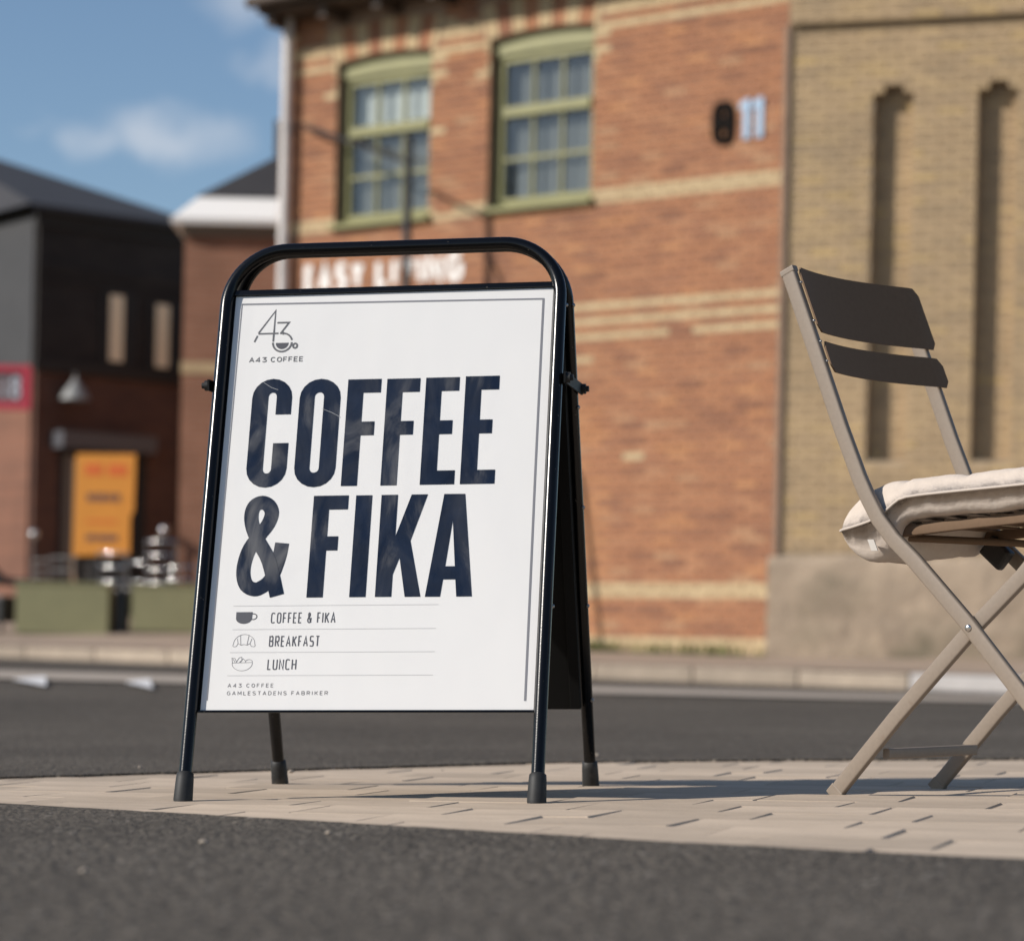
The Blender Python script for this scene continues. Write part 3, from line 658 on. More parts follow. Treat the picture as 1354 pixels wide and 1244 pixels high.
# dark pole with an arm, standing in front of the wall
pz = .235; po = empty('signpost', (-1.126, 25.58, pz)); tag(po, 'dark iron pole with a sloping arm reaching to the pale downpipe', 'post')
p_ = MB(); p_.tube([(0, 0, 0), (0, 0, 5.30 - pz)], .042, 12); p_.build('pole', 'iron', po)
p_ = MB(); a_ = Vector((-2.30, 27.27, 5.72)) - Vector((-1.126, 25.58, pz)); p_.tube([(0, 0, 5.05 - pz), a_], .021, 10); p_.build('arm', 'iron', po)
p_ = MB(); p_.tube([(0, 0, 4.75 - pz), (.04, -1.05, 3.0 - pz), (.06, -1.5, .02)], .026, 10); p_.build('brace', 'iron', po)
p_ = MB(); p_.bbox(-.1, -.1, 0, .1, .1, .02, .004); p_.build('base_plate', 'iron', po)
# weeds along the foot of the wall
wd = MB(); rg = random.Random(5)
for i in range(330):
    x = rg.choice([rg.gauss(-1.25, .22), rg.gauss(-1.9, .12), rg.gauss(-.6, .2), rg.uniform(-6, 0)]); yy = -.03 - abs(rg.gauss(0, .05)); h = rg.uniform(.03, .16); a = rg.uniform(0, 6.28); w = rg.uniform(.006, .018)
    dx, dy = math.cos(a) * w, math.sin(a) * w; lx, ly = rg.uniform(-.05, .05), rg.uniform(-.05, .02); P0 = rb.matrix_basis @ Vector((x, yy, .0)); q = (Vector((P0.x, P0.y)) - KP)
    z = pavez(q.dot(KD), q.dot(KN)) - .005
    wd.add([(P0.x - dx, P0.y - dy, z), (P0.x + dx, P0.y + dy, z), (P0.x + lx, P0.y + ly, z + h)], [(0, 1, 2)])
tag(wd.build('weeds', 'weed'), 'low green weeds along the foot of the red brick wall', 'weeds', kind='stuff')

# ------------------------------------------------------------------ yellow brick building
yb = empty('yellow_brick_building', (2.405, 23.8, 0), math.atan2(-.2974, .9548))
tag(yb, 'yellow brick building with tall narrow recesses above a grey plinth', 'building')
bpy.context.view_layer.update()
SL = [(.78, 1.14), (1.72, 2.07), (2.66, 3.01)]; SZ0, SZ1, SDEP = 2.07, 5.405, .15; YX1, YTOP, LEDGE = 4.2, 8.2, 6.03
yw = MB(); y = .009
xsn = [0.012] + [v for s in SL for v in s] + [YX1]
for i in range(0, len(xsn) - 1, 2): quad(yw, xsn[i], xsn[i + 1], -.1, LEDGE, y)
for a, b in SL:
    quad(yw, a, b, -.1, SZ0, y); c0, c1 = lerp(a, b, .27), lerp(a, b, .75); zt = SZ1 + COURSE
    quad(yw, a, c0, SZ1, LEDGE, y); quad(yw, c0, c1, zt, LEDGE, y); quad(yw, c1, b, SZ1, LEDGE, y); quad(yw, a, b, SZ0 - .02, zt + .02, SDEP + .009)
    yw.add([(a, y, SZ0), (a, SDEP + .009, SZ0), (a, SDEP + .009, SZ1), (a, y, SZ1)], [(0, 1, 2, 3)]); yw.add([(b, y, SZ0), (b, SDEP + .009, SZ0), (b, SDEP + .009, SZ1), (b, y, SZ1)], [(3, 2, 1, 0)])
    yw.add([(a, y, SZ0), (b, y, SZ0), (b, SDEP + .009, SZ0), (a, SDEP + .009, SZ0)], [(0, 1, 2, 3)])
    for p0, p1, z in ((a, c0, SZ1), (c0, c1, zt), (c1, b, SZ1)): yw.add([(p0, y, z), (p1, y, z), (p1, SDEP + .009, z), (p0, SDEP + .009, z)], [(3, 2, 1, 0)])
    for p0 in (c0, c1): yw.add([(p0, y, SZ1), (p0, SDEP + .009, SZ1), (p0, SDEP + .009, zt), (p0, y, zt)], [(0, 1, 2, 3)])
quad(yw, .012, YX1, LEDGE, YTOP, y - .07); yw.add([(.012, y - .07, LEDGE), (YX1, y - .07, LEDGE), (YX1, y, LEDGE), (.012, y, LEDGE)], [(3, 2, 1, 0)])
yw.add([(.012, y - .07, LEDGE), (.012, 6, LEDGE), (.012, 6, YTOP), (.012, y - .07, YTOP)], [(3, 2, 1, 0)]); yw.add([(YX1, -.09, -.1), (YX1, 6, -.1), (YX1, 6, YTOP), (YX1, -.09, YTOP)], [(0, 1, 2, 3)])
yw.build('wall', 'ymortar', yb)
cs = MB(); cs.box(-.045, -.035, 1.22, .008, .0, LEDGE - .005); cs.build('corner_strip', 'mortar', yb)
bricks = []; rng = random.Random(11); k = -44
while True:
    z0 = 3.27 + COURSE * k; k += 1; zc = z0 + COURSE / 2
    if z0 < 1.19: continue
    if zc > YTOP - .05: break
    up = z0 > LEDGE - .02
    if not up and z0 + COURSE > LEDGE + .01: continue
    cut = [] if up or not (SZ0 < zc < SZ1) else [tuple(s) for s in SL]
    if not up and SZ1 <= zc < SZ1 + COURSE: cut = [(lerp(a, b, .27), lerp(a, b, .75)) for a, b in SL]
    ph = BL * ((k % 2) * .5) + rng.uniform(0, .03)
    for a, b in course_bricks(.014, YX1 - .01, z0, ph, cut): bricks.append(((a + b) / 2, -.07 if up else 0, zc, b - a - .010, COURSE - .010, 'yelbrick', 0))
    if not up and SZ0 < zc < SZ1:
        for s in SL:
            for a, b in course_bricks(s[0] + .005, s[1] - .005, z0, ph, []): bricks.append(((a + b) / 2, SDEP, zc, b - a - .008, COURSE - .010, 'yelbrick', 0))
place_bricks(yb, bricks, 300, {'yelbrick': 'yellow_brickwork'})
pl = MB(); nx_, nz_ = 90, 26; vs = []
for jz in range(nz_ + 1):
    for ix in range(nx_ + 1):
        x = lerp(-.085, YX1 + .02, ix / nx_); top = 1.205 + .035 * vnoise(x * 2.3, 0, 4) + .02 * vnoise(x * 9, 2, 1); z = lerp(-.1, top, jz / nz_)
        vs.append((x, -.048 - .016 * vnoise(x * 3, z * 3, 7) - .008 * vnoise(x * 11, z * 11, 3) + (.03 if jz == nz_ else 0) - (.014 * sm(.62, .56, z) if z < .62 else 0), z))
pl.add(vs, [(j * (nx_ + 1) + i, j * (nx_ + 1) + i + 1, (j + 1) * (nx_ + 1) + i + 1, (j + 1) * (nx_ + 1) + i) for j in range(nz_) for i in range(nx_)], True)
pl.add([(-.085, -.03, -.1), (-.085, .02, -.1), (-.085, .02, 1.18), (-.085, -.03, 1.18)], [(0, 1, 2, 3)]); pl.build('plinth', 'render', yb)
pc = MB(); pc.box(.0, -.15, YTOP - .02, YX1 + .02, 6, YTOP + .12); pc.build('coping', 'ymortar', yb)

# ------------------------------------------------------------------ low brick building with white cornice (between the two)
mb_ = empty('cornice_building', (-4.0, 31.0, .2)); tag(mb_, 'small brick building with white cornice and dark hipped roof', 'building')
def part(par, name, m, *boxes):
    b = MB()
    for x in boxes: b.box(*x)
    return b.build(name, m, par)
part(mb_, 'wall', 'midbrick', (0, 0, -.1, 6.5, 7, 4.93)); part(mb_, 'soffit', 'soffit', (-.03, -.06, 4.93, 6.5, 7.03, 5.06))
cb = MB(); prof = [(0, 5.06), (-.15, 5.062), (-.16, 5.13), (-.13, 5.14), (.10, 5.41), (.12, 5.42)]
vs = []
for o_, z in prof: vs += [(o_ + .03 if o_ > -.1 else o_, o_, z), (6.5, o_, z)]
vs2 = []
for o_, z in prof: vs2 += [(o_ + .03 if o_ > -.1 else o_, o_, z), (o_ + .03 if o_ > -.1 else o_, 7, z)]
cb.add(vs, [(2 * i, 2 * i + 1, 2 * i + 3, 2 * i + 2) for i in range(len(prof) - 1)]); cb.add(vs2, [(2 * i + 2, 2 * i + 3, 2 * i + 1, 2 * i) for i in range(len(prof) - 1)]); cb.build('cornice', 'cornice', mb_)
ro = MB(); ro.add([(.12, .1, 5.43), (6.5, .1, 5.43), (6.5, 7, 5.43), (.12, 7, 5.43), (3.4, 3.5, 7.95), (6.5, 3.5, 7.95)], [(0, 1, 5, 4), (3, 0, 4), (2, 3, 4, 5)]); ro.build('roof', 'slate', mb_)
part(mb_, 'vent', 'dullmetal', (.9, 1.4, 6.2, 1.15, 1.6, 6.62))
for i in range(9): part(mb_, 'brick_band', 'bandbrick', (-.012, -.012, 3.30 + .0, 6.5, 0, 3.44)) if i == 0 else None

# ------------------------------------------------------------------ dark building on the left
AX, AY = -6.66, 36.0; dz0 = .40
db = empty('dark_building', (AX, AY, dz0), math.atan2(.61, .792)); tag(db, 'dark clad building with brown brick ground floor and sloping roof', 'building')
# local x runs along the shaded front, local y goes back and to the left
LEN = 2.62
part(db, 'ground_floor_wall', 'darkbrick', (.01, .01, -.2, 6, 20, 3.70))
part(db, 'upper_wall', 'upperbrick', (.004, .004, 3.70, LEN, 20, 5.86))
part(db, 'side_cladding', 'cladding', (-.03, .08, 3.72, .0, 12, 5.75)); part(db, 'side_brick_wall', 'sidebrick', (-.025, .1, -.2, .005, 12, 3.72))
part(db, 'string_course', 'upperbrick', (-.02, -.035, 5.02, LEN + .02, .0, 5.13)); part(db, 'string_course', 'upperbrick', (-.02, -.03, 4.86, LEN + .02, .0, 4.91)); part(db, 'fascia', 'brownboard', (-.06, -.06, 5.62, LEN + .05, .0, 5.86)); part(db, 'ledge', 'brownboard', (-.05, -.07, 3.62, LEN + .05, .0, 3.78))
rf = MB(); rf.add([(-.25, -.25, 5.87), (LEN + .1, -.25, 5.87), (LEN + .1, 10, 8.72), (-.25, 20, 5.87), (LEN + .1, 20, 5.87), (-.25, -.25, 5.80), (LEN + .1, -.25, 5.80)], [(0, 1, 2), (0, 2, 3), (2, 4, 3), (5, 6, 1, 0), (1, 6, 4, 2)]); rf.build('roof', 'slate', db)
for x0, x1, z0, z1 in ((1.02, 1.52, 3.82, 4.80), (1.76, 2.26, 3.80, 4.74)):
    f = part(db, 'window', 'brownboard', (x0 - .04, -.03, z0 - .04, x1 + .04, .003, z1 + .04)); part(f, 'pane', 'dark', (x0, -.036, z0, x1, -.031, z1)); part(f, 'pale_strip', 'pale_strip', (x0 + .09, -.045, z0 + .03, x1 - .19, -.038, z1 - .02))  # narrow cream strip in front of each dark pane
part(db, 'door_frame', 'dark', (.40, -.02, 0, 1.76, .009, 2.55)); part(db, 'canopy', 'lintel', (.26, -.35, 2.57, 1.74, .0, 2.80))
d_ = part(db, 'door', 'dullmetal', (.45, -.05, .05, .56, -.022, 2.5)); part(d_, 'pane', 'pale_strip', (.60, -.04, .1, .68, -.03, 2.45))  # cream pane strip: reflection on the door glass put into its colour
# red sign and wall lamp on it
sg = empty('red_sign', (-6.86, 35.4, 3.42)); tag(sg, 'pink red framed sign with pale figures on the dark building corner', 'sign')
part(sg, 'frame', 'pinkred', (-.5, -.04, 0, .25, .04, .10), (-.5, -.04, .51, .25, .04, .60), (.14, -.039, .10, .25, .039, .51)); part(sg, 'panel', 'signgrey', (-.5, -.01, .10, .14, .02, .51))
for ch, x in (('1', -.14), ('8', -.02)):
    t_, _ = text_mesh(ch, x, .15, .31, .13, .0, .04); t_.v = [(a, -.02 - c_ * 8, b) for a, b, c_ in t_.v]; t_.build('letter', 'signletter', sg)
wl = empty('wall_lamp', (AX + .51 * .806 + .12, AY + .51 * .592 - .18, 3.64)); tag(wl, 'grey cone wall lamp on the dark building beside the red sign', 'lamp')
w_ = MB(); w_.tube([(0, 0, 0), (0, 0, .10), (0, 0, .26), (0, 0, .30)], [.21, .17, .05, .03], 16); w_.build('lamp_shade', 'lampgrey', wl); w_ = MB(); w_.tube([(0, 0, .30), (0, .02, .36), (-.08, .16, .38)], .015, 8); w_.build('lamp_arm', 'dullmetal', wl)
# orange banner, planters, cafe chairs
def pz_at(x, y): q = Vector((x, y)) - KP; return pavez(q.dot(KD), q.dot(KN))
bn = empty('orange_banner', (-5.2, 33.0, pz_at(-5.2, 33.0))); tag(bn, 'tall orange banner board with dark lettering outside the dark doorway', 'banner'); zb = bn.location.z
pn = MB(); me = polyfill([[(-.385, 1.375 - zb), (.335, 1.40 - zb), (.335, 1.90 - zb), (.375, 1.95 - zb), (.385, 2.675 - zb), (-.365, 2.665 - zb)]], 0, .03)
for v in me.vertices: v.co = (v.co.x, v.co.z, v.co.y)
link('panel', me, 'orange', bn)
for x in (-.33, .29):
    p_ = MB(); p_.tube([(x, .04, 0), (x, .04, 2.6 - zb)], .022, 10); p_.build('pole', 'iron', bn)
p_ = MB(); p_.box(-.34, .02, .25, .30, .06, .30); p_.build('crossbar', 'iron', bn)
for (z, h, segs, m) in ((2.40, .14, ((-.25, -.03), (.04, .28)), 'orange_red'), (2.07, .10, ((-.22, -.12), (-.10, .02), (.04, .10), (.12, .20)), 'purple'), (1.57, .08, ((-.22, -.10), (-.08, .18)), 'purple'), (1.80, .03, ((-.22, .17),), 'orange_red')):
    p_ = MB()
    for a, b in segs: p_.box(a, -.019, z - zb, b, -.0165, z + h - zb)
    p_.build('lettering', m, bn)
def planter(x0, x1, label):
    xm = (x0 + x1) / 2; z = pz_at(xm, 29.2); o = empty('planter', (xm, 29.0, z)); tag(o, label, 'planter', 'green planter boxes along the far kerb'); h = (x1 - x0) / 2; H = .92 - z if z < .8 else .48
    b = MB()
    b.box(-h, 0, 0, h, .03, H); b.box(-h, .42, 0, h, .45, H); b.box(-h, .03, 0, -h + .03, .42, H); b.box(h - .03, .03, 0, h, .42, H); b.build('box', 'planter', o)
    b = MB(); b.box(-h + .03, .03, .02, h - .03, .42, H - .06); b.build('soil', 'soil', o)
    b = MB(); b.box(-h - .01, -.012, H, h + .01, .46, H + .025); b.build('rim', 'planter', o)
planter(-5.53, -4.50, 'long sage green planter box below the orange banner'); planter(-4.24, -2.6, 'sage green planter box half hidden behind the signboard')
bo = empty('bollard', (-4.37, 29.15, pz_at(-4.37, 29.2))); tag(bo, 'short black post standing in the gap between green planters', 'bollard')
b = MB(); b.tube([(0, 0, 0), (0, 0, .42), (0, 0, .46), (0, 0, .50)], [.085, .085, .075, .02], 14); b.build('shaft', 'iron', bo); b = MB(); b.tube([(0, 0, .0), (0, 0, .03)], .11, 14); b.build('base', 'iron', bo)
def cafe_chair(x, y, rz, tops, label, m='chrome'):
    z = pz_at(x, y); o = empty('cafe_chair', (x, y, z), rz); tag(o, label, 'chair', 'metal chairs behind the planters')
    for sx in (-.2, .2):
        b = MB(); b.tube([(sx, .18, 0), (sx, .18, .45), (sx * .95, .24, .92 if not tops else max(tops) - z)], .014, 8); b.build('rear_leg', 'dullmetal', o)
        b = MB(); b.tube([(sx, -.2, 0), (sx, -.2, .45)], .014, 8); b.build('front_leg', 'dullmetal', o)
    b = MB(); b.bbox(-.21, -.21, .44, .21, .21, .465, .01); b.build('seat', 'dullmetal', o)
    for t in tops:
        b = MB(); b.tube([(-.2, .235, t - z), (-.12, .262, t - z), (0, .272, t - z), (.12, .262, t - z), (.2, .235, t - z)], .0095, 12); b.build('backrest_rail', m, o)
cafe_chair(-3.97, 30.2, 2.75, (.985, 1.14, 1.30, 1.46), 'chrome ladder back chair at the right behind the planters')
cafe_chair(-4.50, 30.1, 2.70, (.98, 1.15, 1.31), 'chrome ladder back chair behind the gap between planters')
cafe_chair(-5.10, 30.3, 2.6, (1.10, 1.25), 'dull metal chair behind the left planter under the banner', 'dullmetal')
cafe_chair(-5.32, 30.4, 2.9, (1.02, 1.12, 1.22), 'dull metal chair left of the orange banner behind the planter', 'dullmetal')
cafe_chair(-4.27, 30.6, 2.5, (1.00, 1.22), 'chrome chair half hidden behind the two ladder back chairs')
cafe_chair(-4.75, 30.5, 3.1, (1.05, 1.18), 'dull metal chair right under the orange banner', 'dullmetal')
cafe_chair(-3.70, 30.0, 2.9, (1.02, 1.16), 'chrome chair close beside the signboard edge')
def ball_post(x, z1, label):
    z = pz_at(x, 30.9); o = empty('glint_post', (x, 30.9, z)); tag(o, label, 'lamp', 'added ball topped glint posts behind the planters')
    b = MB(); b.tube([(0, 0, 0), (0, 0, z1 - z - .05)], .02, 8); b.build('post', 'iron', o); b = MB(); b.sphere((0, 0, z1 - z), .055, 14, 10); b.build('ball', 'chrome', o)  # chrome ball on a post, added to catch a sun glint
ball_post(-5.69, 1.55, 'added thin post with a ball for a sun glint, left of the orange banner'); ball_post(-4.15, 1.63, 'added thin post with a ball for a sun glint, right of the orange banner')
bc = empty('black_chair', (-5.86, 29.6, pz_at(-5.86, 29.6)), 1.2); tag(bc, 'black wicker armchair at the left edge beside the green planter', 'chair')
b = MB(); b.bbox(-.27, -.25, .12, .27, .27, .42, .03); b.build('seat', 'iron', bc)
b = MB(); b.tube([(-.30, -.22, .58), (-.30, .10, .60), (-.22, .28, .80), (0, .33, .86), (.22, .28, .80), (.30, .10, .60), (.30, -.22, .58)], .05, 10); b.build('backrest', 'iron', bc)
for sx in (-.25, .25):
    for sy in (-.22, .24): b = MB(); b.tube([(sx, sy, 0), (sx, sy, .2 if sy < 0 else .75)], .022, 8); b.build('leg', 'iron', bc)

# ------------------------------------------------------------------ the sandwich board
sX, sY, syaw, ss, se, sH, sW = -.1813, 4.283, -.1706, .2933, .0116, .8952, .555
ez = Vector((-.0265, .0055, 1)).normalized(); ex = Vector((math.cos(syaw), math.sin(syaw), 0)); ex = (ex - ez * ex.dot(ez)).normalized(); ey = ez.cross(ex)
sign = empty('pavement_sign', (sX, sY, .0)); sign.rotation_mode = 'QUATERNION'; sign.rotation_quaternion = Matrix((ex, ey, ez)).transposed().to_quaternion()
tag(sign, 'black tubular A frame sandwich board with white coffee poster', 'sign')
SLn = math.hypot(ss - se, sH)
uF = Vector((0, (ss - se) / SLn, sH / SLn)); nF = Vector((0, -sH / SLn, (ss - se) / SLn))       # front leaf: up its slope, out of its face
uB = Vector((0, -(ss - se) / SLn, sH / SLn)); nB = Vector((0, sH / SLn, (ss - se) / SLn))
def FP(x, u, n=0): return Vector((x, -ss, 0)) + uF * u + nF * n
def BP(x, u, n=0): return Vector((x, ss, 0)) + uB * u + nB * n
def frame_path(f):
    h, r_ = sW / 2, .098; pts = [f(-h, .012), f(-h, .3), f(-h, .6)]
    pts += [f(-h + r_ - r_ * math.cos(R(a)), SLn - r_ + r_ * math.sin(R(a))) for a in range(0, 91, 6)]
    pts += [f(h - r_ + r_ * math.sin(R(a)), SLn - r_ + r_ * math.cos(R(a))) for a in range(0, 91, 6)]
    return pts + [f(h, .6), f(h, .3), f(h, .012)]
for nm, f in (('front_frame', FP), ('back_frame', BP)):
    b = MB(); b.tube(frame_path(f), .0105, 20); fo = b.build(nm, 'black', sign)
    for sx in (-1, 1):
        c_ = MB(); x = sx * sW / 2; c_.tube([f(x, -.004), f(x, .002), f(x, .034), f(x, .044), f(x, .046)], [.0135, .0150, .0140, .0132, .0108], 20); c_.build('foot_cap', 'rubber', fo)
# front leaf: backing sheet, rails, poster under its clear pocket
def leaf(name, m, f, x0, x1, u0, u1, n0, n1, bev=.001, parent=None):
    bm = MB(); bm.bbox(x0, u0, n0, x1, u1, n1, bev); bm.v = [tuple(f(a, b, c_)) for a, b, c_ in bm.v]; return bm.build(name, m, parent or sign)
# sheet faces sit 12 mm behind the tube axis
leaf('front_panel', 'blackmatt', FP, -.269, .269, .1455, .867, -.0095, -.0047)
leaf('top_rail', 'black', FP, -.267, .267, .8585, .8675, -.0044, .001)
leaf('bottom_rail', 'black', FP, -.269, .269, .1435, .1476, -.0044, -.0015)
leaf('back_panel', 'blackmatt', BP, -.269, .269, .1455, .871, -.0175, -.0125)
for sx in (-1, 1): leaf('side_flange', 'blackmatt', BP, sx * .262 - .009, sx * .262 + .009, .15, .868, -.030, -.0178)
# poster: an own frame whose x/y lie in the leaf and z points out of it
pf = Matrix((Vector((1, 0, 0)), uF, nF)).transposed().to_4x4(); pf.translation = FP(.0010, 0, -.0042)
pm = MB(); nx, nu = 40, 54; vs = []
def pwave(x, u): return .00045 * (1 + vnoise(x * 7, u * 6, 1.5)) * min(1, min(x + .2645, .2645 - x, u - .1482, .858 - u) * 25)
for j in range(nu + 1):
    for i in range(nx + 1): x, u = lerp(-.2645, .2645, i / nx), lerp(.1482, .858, j / nu); vs.append((x, u, 0))
pm.add(vs, [(j * (nx + 1) + i, j * (nx + 1) + i + 1, (j + 1) * (nx + 1) + i + 1, (j + 1) * (nx + 1) + i) for j in range(nu) for i in range(nx)], True)
poster = pm.build('poster', 'poster', sign); poster.matrix_local = pf
Z0 = .0003
def pr(name, mb, m): return mb.build(name, m, poster)
def rect(a, b, c_, d): return [(a, b), (c_, b), (c_, d), (a, d)]
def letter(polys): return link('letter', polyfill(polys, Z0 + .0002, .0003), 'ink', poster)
# COFFEE
def race(cx, cy, rx, ry, cap, n=10):                            # tall outline with round ends
    return [(cx + rx * math.cos(R(a)), cy + ry - cap + cap * math.sin(R(a))) for a in [180 * i / n for i in range(n + 1)]] + [(cx + rx * math.cos(R(a)), cy - ry + cap + cap * math.sin(R(a))) for a in [180 + 180 * i / n for i in range(n + 1)]]
oc, ic = race(-.1895, .6148, .0332, .0946, .033), race(-.1887, .6148, .0070, .0705, .008)
n_ = len(oc) // 2
# the C: outer contour and counter joined through the opening on the right
rt_o = [p for p in oc]; top_o = [(x, y_) for x, y_ in race(-.1895, .6148, .0332, .0946, .033)[:n_]]; bot_o = race(-.1895, .6148, .0332, .0946, .033)[n_:]
top_i = race(-.1887, .6148, .0070, .0705, .008)[:n_]; bot_i = race(-.1887, .6148, .0070, .0705, .008)[n_:]
letter([[(-.1563, .6467)] + top_o + bot_o + [(-.1563, .5966), (-.1817, .5966)] + bot_i[::-1] + top_i[::-1] + [(-.1817, .6467)]])
letter([race(-.1094, .6136, .0339, .0940, .033), race(-.1107, .6142, .0078, .0698, .008)])
def Fl(x, w, top, bot, mid, midw, st=.0262, bar=.0237, low=False):
    p = [(x, bot), (x, top), (x + w, top), (x + w, top - bar), (x + st, top - bar), (x + st, mid + bar / 2), (x + midw, mid + bar / 2), (x + midw, mid - bar / 2), (x + st, mid - bar / 2)]
    p += [(x + st, bot + bar), (x + w + .0005, bot + bar), (x + w + .0005, bot)] if low else [(x + st, bot)]
    letter([p])
Fl(-.0645, .0550, .7052, .5208, .6193, .0480); Fl(.0001, .0545, .7048, .5206, .6190, .0475)
Fl(.0641, .0550, .7052, .5208, .6187, .0472, low=True); Fl(.1290, .0550, .7060, .5208, .6187, .0470, low=True)
# & FIKA
amp = [(-.1535, .4252), (-.1571, .3985), (-.1680, .3640), (-.1835, .3500), (-.1945, .3478), (-.2065, .3545), (-.2128, .3704), (-.2128, .3919), (-.2060, .417), (-.1908, .4403), (-.1790, .4582), (-.1745, .4763), (-.1808, .4895), (-.1925, .4945), (-.2036, .4890), (-.2080, .475), (-.2050, .455), (-.1935, .4295), (-.1733, .3951), (-.1555, .3366)]
def smoothpts(p, k=4):
    o = []
    for i in range(len(p) - 1):
        a, b, c_, d = [Vector(p[max(0, min(len(p) - 1, i + j))]) for j in (-1, 0, 1, 2)]
        for s_ in range(k):
            t = s_ / k; q = .5 * ((2 * b) + (c_ - a) * t + (2 * a - 5 * b + 4 * c_ - d) * t * t + (3 * b - a - 3 * c_ + d) * t ** 3); o.append((q.x, q.y))
    return o + [tuple(p[-1])]
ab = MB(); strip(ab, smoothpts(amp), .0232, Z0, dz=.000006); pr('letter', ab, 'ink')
Fl(-.1072, .0570, .5046, .3332, .4235, .0445)
letter([rect(-.0380, .3332, -.0118, .5043)])
letter([[(.0034, .3332), (.0034, .5044), (.0299, .5044), (.0299, .4335), (.0524, .5044), (.0784, .5044), (.0548, .4265), (.0762, .3330), (.0512, .3330), (.0390, .3985), (.0296, .3700), (.0296, .3332)]])
letter([[(.0835, .3328), (.1050, .5045), (.1386, .5042), (.1582, .3327), (.1336, .3327), (.1306, .3612), (.1108, .3612), (.1076, .3327)], [(.1131, .3830), (.1286, .3830), (.1211, .4612)]])
# rules, small print, icons
for u, x0, x1 in ((.3199, -.2251, .1060), (.2807, -.2234, .1042), (.2427, -.2246, .1047), (.2046, -.2257, .1041)):
    b = MB(); strip(b, [(x0, u), (x1, u)], .0009, Z0); pr('rule_line', b, 'rule')
for txt, x, u, xe in (('COFFEE & FIKA', -.1622, .2905, -.0575), ('BREAKFAST', -.1622, .2518, -.0806), ('LUNCH', -.1620, .2136, -.1152)):
    sp = .0040; wtot = sum({'I': .25, 'E': .84, 'F': .82, 'L': .8, 'T': .95, 'A': 1.08}.get(c_, 1) for c_ in txt if c_ != ' '); nc = len([c_ for c_ in txt if c_ != ' ']); ns = txt.count(' ')
    sp = .0062; gq = .0024; wch = (xe - x - gq * (nc - 1) - sp * ns) / wtot
    b, _ = text_mesh(txt, x, u, .0180, wch, gq, .0019, 4.0, Z0, sp); pr('text_line', b, 'grey_ink')
for txt, x, u, xe, h, st, m in (('A43 COFFEE', -.2236, .1850, -.1495, .0066, .00095, 'light_ink'), ('GAMLESTADENS FABRIKER', -.2237, .1724, -.0612, .0066, .00095, 'light_ink'), ('A43 COFFEE', -.2336, .7392, -.1424, .0092, .0016, 'logo_ink')):
    nc = len([c_ for c_ in txt if c_ != ' ']); wtot = sum({'I': .25, '1': .5, 'M': 1.15, 'E': .84, 'F': .82, 'L': .8, 'T': .95, 'A': 1.08}.get(c_, 1) for c_ in txt if c_ != ' '); gp = .0030 if h < .008 else .0019; sp = .0046
    wch = (xe - x - gp * (nc - 1) - sp * txt.count(' ')) / wtot
    b, _ = text_mesh(txt, x, u, h, wch, gp, st, 2.2, Z0, sp); pr('text_line', b, m)
# logo: an A and a 3 drawn in line, the 3 ending in a cup
lw = .0029; b = MB(); zz = Z0
for s_ in ([(-.1953, .7920), (-.1953, .8310), (-.2213, .7915)], [(-.2216, .7903), (-.1876, .7903)], [(-.2226, .7868), (-.2272, .7757)], [(-.1955, .7890), (-.1955, .7757)],
           [(-.1910, .8093), (-.1712, .8093), (-.1838, .7902)], [(-.1850, .7903), (-.1800, .7903)] + arc(-.1800, .7735, .0165, .0168, 90, 15, 8),
           arc(-.1799, .7740, .0158, .0163, 180, 360, 18), arc(-.1580, .7675, .0035, .0040, 0, 360, 14)):
    strip(b, s_, lw if len(s_) < 14 else .0030, zz); zz += 2e-5
pr('logo_mark', b, 'logo_ink')
b = MB(); hp = arc(-.1799, .7732, .0110, .0112, 180, 360, 16); b.add([(x, y_, Z0) for x, y_ in hp], [tuple(range(len(hp)))]); pr('logo_mark', b, M['ink'] if False else 'grey_ink')
# cup icon
cup = [(-.2193, .3096), (-.2190, .2990)] + arc(-.2062, .2990, .0128, .0088, 180, 360, 12)[1:-1] + [(-.1932, .2990), (-.1929, .3096)]
link('cup_icon', polyfill([cup], Z0 + .0001, .0002), 'grey_ink', poster)
b = MB(); strip(b, arc(-.1915, .3020, .0062, .0048, 110, -110, 12), .0016, Z0); pr('cup_icon', b, 'grey_ink')
th = .0007; b = MB(); zz = Z0
for s_ in ([(-.2150, .2525)] + arc(-.2185, .2545, .0022, .0024, -60, -230, 8) + arc(-.2025, .2560, .0175, .0165, 165, 90, 8), arc(-.2025, .2560, .0175, .0165, 90, 15, 8) + arc(-.1866, .2545, .0022, .0024, 50, -120, 8) + [(-.1905, .2525)],
           [(-.2150, .2525), (-.2125, .2575), (-.2140, .2655)], [(-.1905, .2525), (-.1930, .2575), (-.1905, .2655)], [(-.2078, .2550), (-.2095, .2715)], [(-.1978, .2550), (-.1955, .2715)], [(-.2125, .2575), (-.2078, .2548), (-.2028, .2560), (-.1978, .2548), (-.1930, .2575)]):
    strip(b, s_, th, zz); zz += 2e-5
pr('croissant_icon', b, 'light_ink'); b = MB(); zz = Z0
for s_ in ([(-.2195, .2255)] + arc(-.2030, .2250, .0165, .0125, 180, 360, 14) + [(-.1865, .2258)], [(-.2195, .2255), (-.1865, .2262)], [(-.2190, .2260), (-.2205, .2335), (-.2155, .2330), (-.2120, .2260)], [(-.2130, .2265), (-.2085, .2340), (-.2045, .2350), (-.2040, .2300), (-.2080, .2262)],
           [(-.2060, .2265), (-.2020, .2325), (-.1985, .2290)], arc(-.1925, .2268, .0058, .0042, 0, 180, 8), [(-.2185, .2320), (-.2150, .2265)]):
    strip(b, s_, th, zz); zz += 2e-5
pr('salad_bowl_icon', b, 'light_ink')
